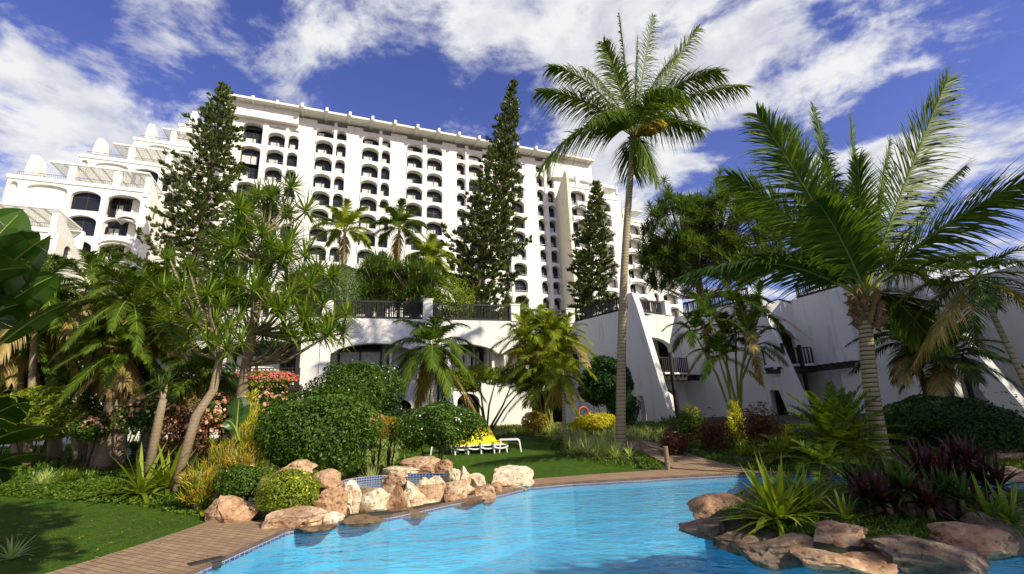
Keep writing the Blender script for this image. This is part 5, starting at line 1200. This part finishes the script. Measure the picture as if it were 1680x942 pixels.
ros('agave', (438, 775), 16, .55, .09, 'blue-green agave beside the tan rock ledge', Y=11.5, leafm='agave_leaf', droop=.2, spread=(20, 85))
ros('striped_grass', (75, 795), 70, .5, .022, 'pale striped grass tuft at left on the lawn edge', leafm='stripe_leaf', heads=3, rad=.25)
ros('striped_grass', (20, 905), 30, .5, .03, 'yellowish grass tuft in the bottom left corner', leafm='stripe_leaf', Y=7.5)
ros('striped_grass', (612, 760), 60, .75, .028, 'pale striped grass tuft right of the largest dark dome', Y=13.2, leafm='stripe_leaf', heads=3, rad=.25)
ros('striped_grass', (590, 778), 34, .5, .04, 'yellow-green strappy tuft just above the spa tiles', Y=12.2, leafm='yellow_leaf')
ros('striped_grass', (640, 725), 40, .6, .025, 'pale striped grass beside the golden shrub', Y=15.2, leafm='stripe_leaf', heads=2)
random.seed(21)
for i, (x, y) in enumerate([(930, 722), (955, 730), (985, 738), (1005, 750), (960, 745), (900, 712), (1020, 722)]):
    ros('striped_grass', (x, y), 60, .8, .026, ['pale striped grass tuft left of the tall palm base, nearest the lawn corner', 'pale striped grass tuft second from the lawn corner', 'pale striped grass tuft just left of the tall palm foot', 'pale striped grass tuft touching the tall palm foot', 'pale striped grass tuft in front of its row beside the lawn', 'pale striped grass tuft below the small thin-trunked palm', 'pale striped grass tuft behind the tall palm foot'][i], leafm='stripe_leaf', heads=7, rad=.75, group='pale striped grass tufts by the tall palm', spread=(5, 95))
for i, (x, y, L, lm, hd, lab) in enumerate([(1235, 752, .95, 'light_leaf', 5, 'bright strappy green plant in the bed right of the brick path'), (1196, 735, .7, 'agave_leaf', 4, 'grey-green strappy plant left of the bright strappy one'), (1150, 715, .7, 'grass_leaf', 5, 'strappy dark green plant behind the rope posts'), (1100, 700, .8, 'grass_leaf', 6, 'strappy dark green plant at the foot of the slanted buttress'), (1265, 715, .9, 'grass_leaf', 5, 'strappy dark plant at the foot of the palm clump'), (1660, 690, .9, 'grass_leaf', 2, 'spiky dark plant at the right edge in front of the last doorway')]):
    ros('strappy_plant', (x, y), 30, L, .05, lab, leafm=lm, heads=hd, rad=.5)

def bigtree(label, x, y, z, r, seed, base=None, n=9000):  # unseen tree added to cast shade and hold back sky light
    bx, by = base or (x, y); b0 = Vector((bx, by, min(gz(bx, by), 1))); t = tree_root('added_shade_tree', b0, label, 'tree', 'big trees added beyond the edge of the picture for their shade')
    b = MB(); b.tube([b0-Vector((0, 0, .2)), Vector((bx+.3, by, z*.5)), Vector(((bx+x)/2, (by+y)/2, z*.85)), Vector((x, y, z))], [.4, .3, .2, .12], 8); b.build('trunk', 'grey_bark', t, smooth=True)
    b = MB(); random.seed(seed)
    for k in range(7):
        a = k*.9; rr = r*.62; leafcloud(b, (x+math.cos(a)*r*.45, y+math.sin(a)*r*.45, z+random.uniform(-.3, .35)*r), (rr, rr, rr*.7), n//7, .42, seed=seed+k, lump=.3, shell=.9, zmin=-1)
    b.build('crown', 'hedge_leaf', t)
for i, (lab, a) in enumerate([('leafy added shade tree right of the pool island, beyond the right edge', (16.2, 1.0, 7.6, 3.4)), ('leafy added shade tree beyond the right edge between the island and the wing', (22, 6, 9, 4.0)), ('tallest added shade tree beyond the right end of the garden wing', (30, 13, 17, 6.0)), ('tall added shade tree furthest right of the pool', (31, 4, 12, 6.0)), ('added shade tree leaning over the near pool edge behind the viewer', (-.8, .8, 8.0, 2.6)), ('tall added shade tree behind the right end of the garden wing', (44, 10, 16, 6)), ('added shade tree behind the viewer on the left', (-9, -9, 8, 4)), ('added shade tree behind the viewer on the right', (6, -8, 7, 3.5)), ('added shade tree far left of the near lawn', (-22, -4, 8, 5)), ('low added shade tree left of the near lawn', (-24, 6, 7, 4))]):
    bigtree(lab, *a, 300+i*9, base=(-3, -5) if i == 4 else None, n={0: 5200, 1: 3200}.get(i, 9000))

random.seed(77)
for i, (x, y, Y, L, lab) in enumerate([(150, 470, 20, 2.9, 'green feather palm crown behind the thick date palm'), (60, 480, 18, 2.7, 'green feather palm crown just right of the huge paddle leaves'), (250, 500, 19, 2.5, 'green feather palm crown left of the leaning screw pine'), (330, 620, 17, 1.8, 'small feather palm under the leaning screw pine')]):
    p0 = aty(x-10, 740, Y); p0.z = gz(p0.x, p0.y); auto_palm('feather_palm', p0, aty(x, y, Y), lab, nf=26, L=L, leaf=.7, r0=.12, r1=.09, bark='grey_bark', leafm='palm_leaf', dry=3, nl=52, elev=(80, -50), w=.045, droopf=.45, liftf=.35, group='feather palms in the left grove')
for i, (x, y, L, lm, hd, lab) in enumerate([(330, 790, .6, 'light_leaf', 3, 'leafy green strappy plant left of the tan-pink boulder'), (300, 760, .55, 'grass_leaf', 3, 'strappy green plant right of the big sword plants'), (120, 790, .45, 'grass_leaf', 4, 'low dark strappy plant on the left lawn edge under the bare trunks'), (350, 735, .5, 'grass_leaf', 3, 'strappy plant below the salmon shrubs'), (545, 765, .4, 'light_leaf', 3, 'fine green strappy plant above the square pink stone'), (500, 745, .3, 'grass_leaf', 3, 'green tuft under the largest dark dome'), (660, 735, .5, 'stripe_leaf', 3, 'pale striped grass at the left end of the lawn')]):
    ros('strappy_plant', (x, y), 30, L, .04, lab, leafm=lm, heads=hd, rad=.3)
# ============================================================ ground cover
random.seed(31)
def G(*pts): return [atg(*p).xy for p in pts]
lowg = 'low leafy planting '
bedL = G((0, 815), (100, 822), (220, 830), (320, 848), (345, 850), (350, 800), (330, 770), (250, 760), (120, 765), (0, 775))
cover('ground_cover', bedL, 11000, .15, .06, ['shrub_leaf', 'grass_leaf'], lowg+'bordering the shaded left lawn', blades=6, spread=(20, 80))
cover('ground_cover', G((330, 850), (440, 800), (560, 775), (600, 760), (560, 735), (430, 735), (330, 745), (300, 800)), 8000, .2, .06, ['shrub_leaf', 'light_leaf'], lowg+'between the shrubs above the pool rocks', blades=6, spread=(20, 80))
cover('ground_cover', G((905, 716), (905, 742), (935, 755), (990, 765), (1085, 772), (1085, 758), (1040, 735), (1010, 715)), 4200, .14, .03, ['grass_leaf', 'shrub_leaf'], 'dark liriope planting round the foot of the tall palm', blades=6, spread=(10, 80))
cover('ground_cover', G((640, 715), (700, 722), (880, 714), (1010, 718), (1080, 728), (1100, 700), (900, 694), (640, 700)), 6500, .5, .026, ['stripe_leaf', 'grass_leaf'], 'strip of pale striped grasses along the back of the lawn', blades=9, spread=(5, 60))
cover('ground_cover', G((620, 705), (1100, 708), (1100, 696), (620, 694)), 2500, .45, .05, ['shrub_leaf', 'grass_leaf'], 'dark low planting at the foot of the pool building', blades=7, spread=(5, 60))
cover('ground_cover', G((1105, 725), (1130, 745), (1170, 757), (1240, 772), (1300, 776), (1320, 740), (1280, 705), (1120, 700)), 7000, .3, .035, ['grass_leaf', 'shrub_leaf'], 'low green planting in the bed right of the brick path', blades=7, spread=(10, 70))
farb = [atz(x, y, 0).xy for x, y in ((1235, 773),)]+[Vector(p) for p in ((7.9, 14.3), (9.0, 13.2), (10.3, 12.4), (12, 11.8), (15, 10.3), (20, 11), (20, 22), (14, 20), (9.5, 17.5), (7.0, 15.6))]
cover('ground_cover', farb, 13000, .3, .03, ['grass_leaf', 'light_leaf'], 'grassy planting on the far bank under the stout palm', blades=6, spread=(5, 55))
cover('ground_cover', [Vector(p) for p in ((-34, 16), (-16, 14.5), (-12, 14.5), (-7, 15), (-4, 17), (-4, 24), (-12, 26), (-34, 25))], 6500, .34, .05, ['shrub_leaf', 'grass_leaf'], 'dark undergrowth beneath the left date palms', blades=6, spread=(10, 70))
def izf(x, y): 
    a = math.atan2(y-ic.y, x-ic.x); q = min(isl_s, key=lambda p: abs((math.atan2(p.y-ic.y, p.x-ic.x)-a+math.pi) % (2*math.pi)-math.pi))
    k = math.hypot(x-ic.x, y-ic.y)/math.hypot(q.x-ic.x, q.y-ic.y); pr = [(0, .28), (.3, .28), (.6, .22), (.9, .13), (1, .02)]
    for (a0, z0_), (a1, z1_) in zip(pr, pr[1:]):
        if k <= a1: return z0_+(z1_-z0_)*(k-a0)/(a1-a0)
    return .02
ii = [Vector((ic.x+(p.x-ic.x)*.86, ic.y+(p.y-ic.y)*.86)) for p in isl_s]
cover('ground_cover', ii, 6500, .16, .022, ['grass_leaf', 'shrub_leaf'], 'short tufty grass covering the pool island', blades=9, spread=(10, 75), zf=izf)
cover('ground_cover', G((640, 722), (660, 742), (640, 770), (600, 765), (560, 745), (600, 720)), 900, .4, .03, ['stripe_leaf', 'grass_leaf'], 'striped grasses at the left end of the lawn', blades=8, spread=(5, 60))
# mown blades on the lawns
cover('lawn_grass', lawn2[3:-2], 60000, .06, .011, ['grass_leaf', 'shrub_leaf'], 'short mown grass of the near left lawn', cat='grass', blades=3, spread=(5, 60))
cover('lawn_grass', smooth_poly(lawn, 2), 26000, .045, .012, ['grass_leaf', 'light_leaf'], 'short mown grass round the yellow loungers', cat='grass', blades=2, spread=(5, 60))
# island plants
def iros(px_, n, L, w_, label, z=.2, **k):
    p = atz(*px_, z); return rosette(k.pop('name', 'strappy_plant'), p, n, L, w_, label, **k)
iros((1282, 855), 42, 1.0, .075, 'large glossy strap-leaved lily at the left tip of the island', leafm='light_leaf', heads=2, rad=.12, spread=(8, 88), droop=.32, name='lily_plant')
iros((1325, 848), 36, .95, .07, 'second strap-leaved lily crowding behind the large one', leafm='grass_leaf', heads=2, rad=.2, spread=(8, 85), droop=.32, name='lily_plant')
iros((1388, 858), 24, .5, .05, 'small dark strap-leaved lily behind the island boulders', leafm='grass_leaf', heads=1, spread=(10, 75), name='lily_plant')
iros((1660, 862), 26, .75, .06, 'dark strap-leaved lily at the right edge of the island', leafm='grass_leaf', heads=2, rad=.25, name='lily_plant')
for i, (x, y, L, st, lm, lab) in enumerate([(1445, 850, .55, .22, 'maroon_leaf', 'maroon cordyline low on the island beside the small lily'), (1480, 848, .5, .35, 'palm_leaf_dark', 'dark green cordyline behind the island boulders, second from left'), (1420, 830, .5, .3, 'palm_leaf_dark', 'dark green cordyline at the back of the island'), (1540, 838, .55, .45, 'maroon_leaf', 'maroon cordyline above the pale island boulder'), (1590, 838, .5, .55, 'maroon_leaf', 'tallest maroon cordyline on the right of the island'), (1630, 845, .5, .35, 'maroon_leaf', 'maroon cordyline nearest the right edge'), (1510, 852, .45, .2, 'maroon_leaf', 'short maroon cordyline between the maroon ones'), (1565, 850, .5, .3, 'palm_leaf_dark', 'green-leaved cordyline among the maroon ones')]):
    iros((x, y), 30, L, .055, lab, leafm=lm, heads=3, rad=.22, spread=(5, 100), droop=.25, stem=st, name='cordyline', group='cordylines on the island')
# ============================================================ rocks
random.seed(5)
RK = [(338, 422, 813, 861, 'rounded tan-pink boulder on the brick paving left of the pool', 'rock_red', {}), (446, 529, 837, 870, 'long tan boulder at the corner where the paving meets the pool', 'rock_tan', {}), (527, 560, 842, 862, 'small cream stone on the waterline right of the long tan boulder', 'rock_cream', {}), (522, 568, 800, 848, 'big dark-pink block under the square stone', 'rock_red', dict(Y=10.0)), (517, 557, 772, 805, 'square pinkish stone on top of the dark-pink block', 'rock_tan', dict(Y=10.5, base=0)), (562, 590, 793, 838, 'crumbly cream rock column left of the white angular rock', 'rock_cream', dict(Y=10.2)), (592, 638, 803, 842, 'white angular rock in the spa wall', 'rock_cream', {}), (578, 600, 820, 843, 'small reddish stone wedged under the white angular rock', 'rock_red', {}), (634, 664, 803, 839, 'reddish upright block in the middle of the spa wall', 'rock_red', {}), (655, 692, 794, 834, 'cream block right of the reddish upright in the spa wall', 'rock_cream', {}), (676, 712, 788, 828, 'tall cream rock bulging in the spa wall', 'rock_cream', {}), (702, 732, 786, 824, 'cracked cream rock at the right half of the spa wall', 'rock_cream', {}), (726, 762, 789, 825, 'tan wedge-shaped rock under the pale upright slab', 'rock_tan', {}), (756, 779, 795, 817, 'pale cube-like stone on the waterline', 'rock_cream', {}), (775, 813, 794, 818, 'brown flat-topped rock near the end of the spa wall', 'rock_tan', {}), (805, 822, 793, 812, 'small brown stone ending the spa wall', 'rock_red', {}),
 (728, 758, 770, 797, 'cream block on top of the spa wall', 'rock_cream', dict(Y=12.0)), (753, 770, 764, 798, 'pale upright slab standing on the spa wall', 'rock_cream', dict(Y=12.0)), (768, 796, 779, 798, 'knobbly cream stone right of the upright slab', 'rock_cream', dict(Y=12.4)), (810, 869, 768, 804, 'large knobbly cream boulder at the lawn corner by the pool', 'rock_cream', {}), (629, 669, 773, 798, 'brown boulder sitting in the spa water', 'rock_tan', dict(Y=11.0)), (622, 680, 762, 777, 'long flat cream stone behind the spa tiles', 'rock_cream', dict(Y=13.0)), (664, 722, 752, 777, 'long tan stone behind the spa under the clipped shrub', 'rock_tan', dict(Y=13.4)), (714, 742, 755, 774, 'reddish layered stone behind the spa', 'rock_red', dict(Y=13.3)), (448, 512, 757, 785, 'wide tan ledge stone under the largest dark dome shrub', 'rock_tan', dict(Y=11.4)), (422, 450, 785, 828, 'dark rock half hidden left of the yellow-flowered bush', 'rock_dark', dict(Y=10.3)), (392, 420, 750, 768, 'pale stone among the golden straggly shrubs', 'rock_cream', dict(Y=12.6)), (560, 625, 838, 860, 'wet brown shelf stone at the waterline under the white angular rock', 'rock_wet', dict(hz=.5)), (620, 700, 828, 846, 'wet brown shelf stone at the waterline under the cream rocks', 'rock_wet', dict(hz=.5)), (700, 790, 815, 830, 'wet flat shelf stone at the waterline near the end of the spa wall', 'rock_wet', dict(hz=.5)), (480, 560, 855, 874, 'wet flat stone just under the long tan boulder', 'rock_wet', dict(hz=.5)),
 (1151, 1216, 822, 856, 'reddish flat-topped block on the left tip of the island', 'rock_red', {}), (1211, 1254, 808, 850, 'tall brown rock behind the flat-topped block on the island', 'rock_dark', {}), (1130, 1195, 849, 882, 'low slab sloping into the water at the island tip', 'rock_dark', dict(hz=.6)), (1180, 1265, 868, 902, 'grey flat slab along the island edge', 'rock_dark', dict(hz=.6)), (1234, 1330, 880, 922, 'smooth oval slab at the front of the island', 'rock_dark', dict(hz=.7)), (1318, 1405, 903, 934, 'layered tan slab touching the water in front of the island', 'rock_tan', dict(hz=.7)), (1395, 1475, 912, 936, 'red-brown flat slab furthest forward in the water', 'rock_red', dict(hz=.7)), (1338, 1432, 870, 912, 'rounded brown boulder in the middle of the island edge', 'rock_tan', {}), (1358, 1447, 850, 888, 'tan block resting on the rounded brown boulder', 'rock_tan', dict(Y=7.0)), (1443, 1548, 862, 899, 'long red-brown log-like stone on the island', 'rock_red', dict(Y=6.8)), (1445, 1576, 890, 930, 'long low grey-brown stone at the island waterline', 'rock_dark', {}), (1517, 1586, 837, 877, 'pale rounded boulder on top of the island stones', 'rock_tan', dict(Y=7.3)), (1540, 1625, 870, 912, 'sloping brown stone right of the long red-brown one', 'rock_red', {}), (1590, 1665, 855, 905, 'dark bulky rock near the right edge of the island', 'rock_dark', {}), (1640, 1720, 848, 900, 'dark rock cut by the right edge of the frame', 'rock_dark', {})]
for r_ in RK: rpx(*r_[:4], r_[4], r_[5], **r_[6])
for i, (x0, x1, y0, y1, Y, lab) in enumerate([(1632, 1680, 735, 762, 13.5, 'rounded brown stone under the dark shrub at the right edge'), (1625, 1675, 768, 784, 12, 'flat pale stone on the far bank at right'), (1660, 1715, 782, 802, 11, 'low stone at the water on the far bank, right edge'), (1600, 1640, 778, 796, 11.6, 'small brown stone on the far bank behind the cordylines')]):
    rpx(x0, x1, y0, y1, lab, 'rock_tan', Y=Y)
for i in range(17):   # edging stones along the path
    q = i/16; p = atg(1105+150*q+8*q*q, 737+30*q); s = random.uniform(.2, .32)
    rock('small rounded edging stone in the row between the brick path and the bed', p+Vector((0, 0, .05)), (s, s*.8, s*.8), 200+i, 'rock_dark', random.uniform(0, 3), group='edging stones along the brick path', sub=3, name='edging_stone')
# coloured gravel shelf behind stones to close the spa wall
mb = MB(); cpts = [(500, 846), (560, 842), (600, 838), (660, 830), (720, 818), (770, 812), (815, 806)]
A = [atz(x, y, 0).xy for x, y in cpts]; n = len(A)
for z, off in ((-.12, 0), (.02, .08), (.12, .3), (.12, .7)): mb.v += [(p.x-off*.25, p.y+off, z) for p in A]
for k in range(3): mb.f += [(k*n+i, k*n+i+1, (k+1)*n+i+1, (k+1)*n+i) for i in range(n-1)]
mb.m = [0]*len(mb.f); structure(mb.build('rock_ledge', 'rock_wet'))
# ============================================================ garden furniture
def lounger(label, loc, rz, cushion='yellow_cushion', group='yellow loungers lined up on the lawn'):
    t = link(bpy.data.objects.new('sun_lounger', None)); t.empty_display_size = .2; tag(t, label, 'sun lounger', group)
    L = Fr(0, 0, 1, 0)
    S = Fr(0, 0, 0, 1)                   # s along +Y (towards the head), d = +X
    prof = [(-.02, .30), (.25, .33), (1.12, .33), (1.15, .34), (1.90, .86)]
    def band(th, up, w, m, name, s0=0, s1=5, ridge=0):
        b = MB(); pr = prof[s0:s1]; top = [(a, z+up+th) for a, z in pr]; bot = [(a, z+up) for a, z in pr]
        prism(b, S, bot+top[::-1], -w/2, w/2); return b.build(name, m, t)
    band(.05, .0, .60, 'white_plastic', 'frame'); band(.055, .055, .56, cushion, 'cushion')
    for sx in (-1, 1):
        for (y0, y1, zt) in ((.10, .02, .31), (1.25, 1.32, .34)):
            b = MB(); b.tube([(sx*.26, y0, zt), (sx*.265, (y0+y1)/2-.01, zt*.5), (sx*.27, y1, 0)], [.045, .035, .03], 6); b.build('leg', 'white_plastic', t)
    b = MB(); b.tube([(-.30, -.03, .25), (-.15, -.05, .20), (0, -.055, .185), (.15, -.05, .20), (.30, -.03, .25)], .03, 6); b.build('foot_bar', 'white_plastic', t)
    t.location = loc; t.rotation_euler.z = rz; return t
xs = [760, 778.5, 798.5, 819]; labs = ['leftmost yellow lounger, half hidden under the clipped shrub', 'second yellow lounger from the left in its row', 'third yellow lounger from the left in its row', 'rightmost yellow lounger, next to the white table']
L0 = None
p_r = atg(822, 744); p_l = atg(758, 747); rzl = math.atan2(p_r.y-p_l.y, p_r.x-p_l.x); print('LOUNGER', p_l, p_r)
for i in range(4):
    p = p_l.lerp(p_r, i/3); p.z = gz(p.x, p.y)+.01
    if L0 is None: L0 = lounger(labs[0], p, R(22))
    else: copy_tree(L0, p, R(22+i*.8), labs[i])
def table(label, px_, rz, flip=1):
    p = atg(*px_); t = link(bpy.data.objects.new('side_table', None)); tag(t, label, 'table', 'white plastic tables beside the yellow loungers')
    L = Fr(0, 0, 1, 0); b = MB(); prism(b, L, [(-.38, .46), (.30, .46), (.36, .43), (.39, .38), (.42, .38), (.40, .47), (.34, .51), (-.38, .51)], -.28, .28); b.build('table_top', 'white_plastic', t)
    for sx in (-.33, .39):
        for sy in (-.24, .24):
            b = MB(); b.tube([(sx, sy, .45), (sx+.04*(1 if sx > 0 else -1), sy, .2), (sx+.07*(1 if sx > 0 else -1), sy, 0)], [.035, .03, .025], 6); b.build('leg', 'white_plastic', t)
    t.location = p; t.rotation_euler.z = rz
table('white plastic table right of the yellow loungers', (836, 742), 0); table('white plastic table left of the yellow loungers under the clipped shrub', (727, 746), math.pi)
q = atg(96, 742); lounger('white lounger standing on the back lawn left of the bare trunks', q+Vector((0, 0, .01)), R(-75), 'white_plastic', 'white loungers in the shade at left')
q = atg(196, 758); lounger('white lounger glimpsed behind the thick date palm trunk', q+Vector((0, 0, .01)), R(60), 'white_plastic', 'white loungers in the shade at left')
# life ring on the wall of the corner
lc = aty(956, 677, 31.6)
t = thing('life_ring', lc, 'orange life ring hanging on the white wall beside the tall dark shrub', 'life ring')
b = MB(); N_ = 20; ax1 = Vector((U[0], U[1], 0)).normalized()*.9+Vector((0, 0, 0)); ax1.normalize(); nn = Vector((ax1.y, -ax1.x, 0))
for i in range(N_):
    for j in range(8):
        a = 2*math.pi*i/N_; c_ = 2*math.pi*j/8; r = .33+.075*math.cos(c_); b.v.append(tuple(lc+ax1*(r*math.cos(a))+Vector((0, 0, r*math.sin(a)))+nn*(.075*math.sin(c_)+.08)))
for i in range(N_):
    for j in range(8): b.f.append((i*8+j, ((i+1) % N_)*8+j, ((i+1) % N_)*8+(j+1) % 8, i*8+(j+1) % 8)); b.m.append(0)
b.build('ring', ['orange_ring', 'white_plastic'], t, smooth=True)
# rope-and-post handrail by the path
pp = [atg(1030, 733), atg(1053, 744), atg(1096, 772)]; hs_ = [.55, .62, .95]
hs_ = [(aty(1030, 712, pp[0].y).z-pp[0].z), (aty(1053, 721, pp[1].y).z-pp[1].z), (aty(1095, 732, pp[2].y).z-pp[2].z)]
for i, lab in ((1, 'thin timber post halfway along the sloping handrail'), (2, 'thick round timber post at the foot of the brick path')):
    b = MB(); p = pp[i]; b.tube([p-Vector((0, 0, .1)), p+Vector((0, 0, hs_[i]))], [.075, .07], 10); o = b.build('timber_post', 'timber_post', origin=p); tag(o, lab, 'post')
b = MB(); b.tube([pp[0]+Vector((0, 0, hs_[0]-.08)), pp[1]+Vector((0, 0, hs_[1]-.08)), pp[1].lerp(pp[2], .5)+Vector((0, 0, (hs_[1]+hs_[2])/2-.14)), pp[2]+Vector((0, 0, hs_[2]-.12))], .04, 8); o = b.build('handrail', 'timber_post', origin=pp[1]); tag(o, 'sloping timber handrail between the posts by the brick path', 'handrail')
# skimmer box at the pool edge
sp_ = atz(332, 926, -.02); b = MB(); b.box(sp_+Vector((.05, 0, -.03)), (.34, .10, .09), R(52)); b.box(sp_+Vector((.05, 0, .035)), (.40, .15, .03), R(52)); o = b.build('skimmer', 'dark_frame', origin=sp_); tag(o, 'small dark skimmer box on the near left pool edge', 'pool skimmer')

# fallen leaves on the paving and the near lawn
def litter(poly, n, z, label):
    b = MB(); P_ = np.array([(x, y, z+.012) for x, y in scatter_xy(poly, n)]); az = rng.uniform(0, 6.28, n); d = np.stack([np.cos(az), np.sin(az), rng.uniform(.02, .25, n)], 1); sd = np.stack([-np.sin(az), np.cos(az), rng.uniform(-.2, .2, n)], 1)
    strips(b, P_, d, sd, rng.uniform(.05, .13, n), .03, .1, 2, 0); o = b.build('fallen_leaves', 'palm_leaf_dry'); tag(o, label, 'leaf litter', kind='stuff')
litter(left_cop[2:], 90, .012, 'dry fallen leaves scattered on the brick paving'); litter(lawn2[3:-2], 120, .05, 'dry fallen leaves scattered on the near left lawn')
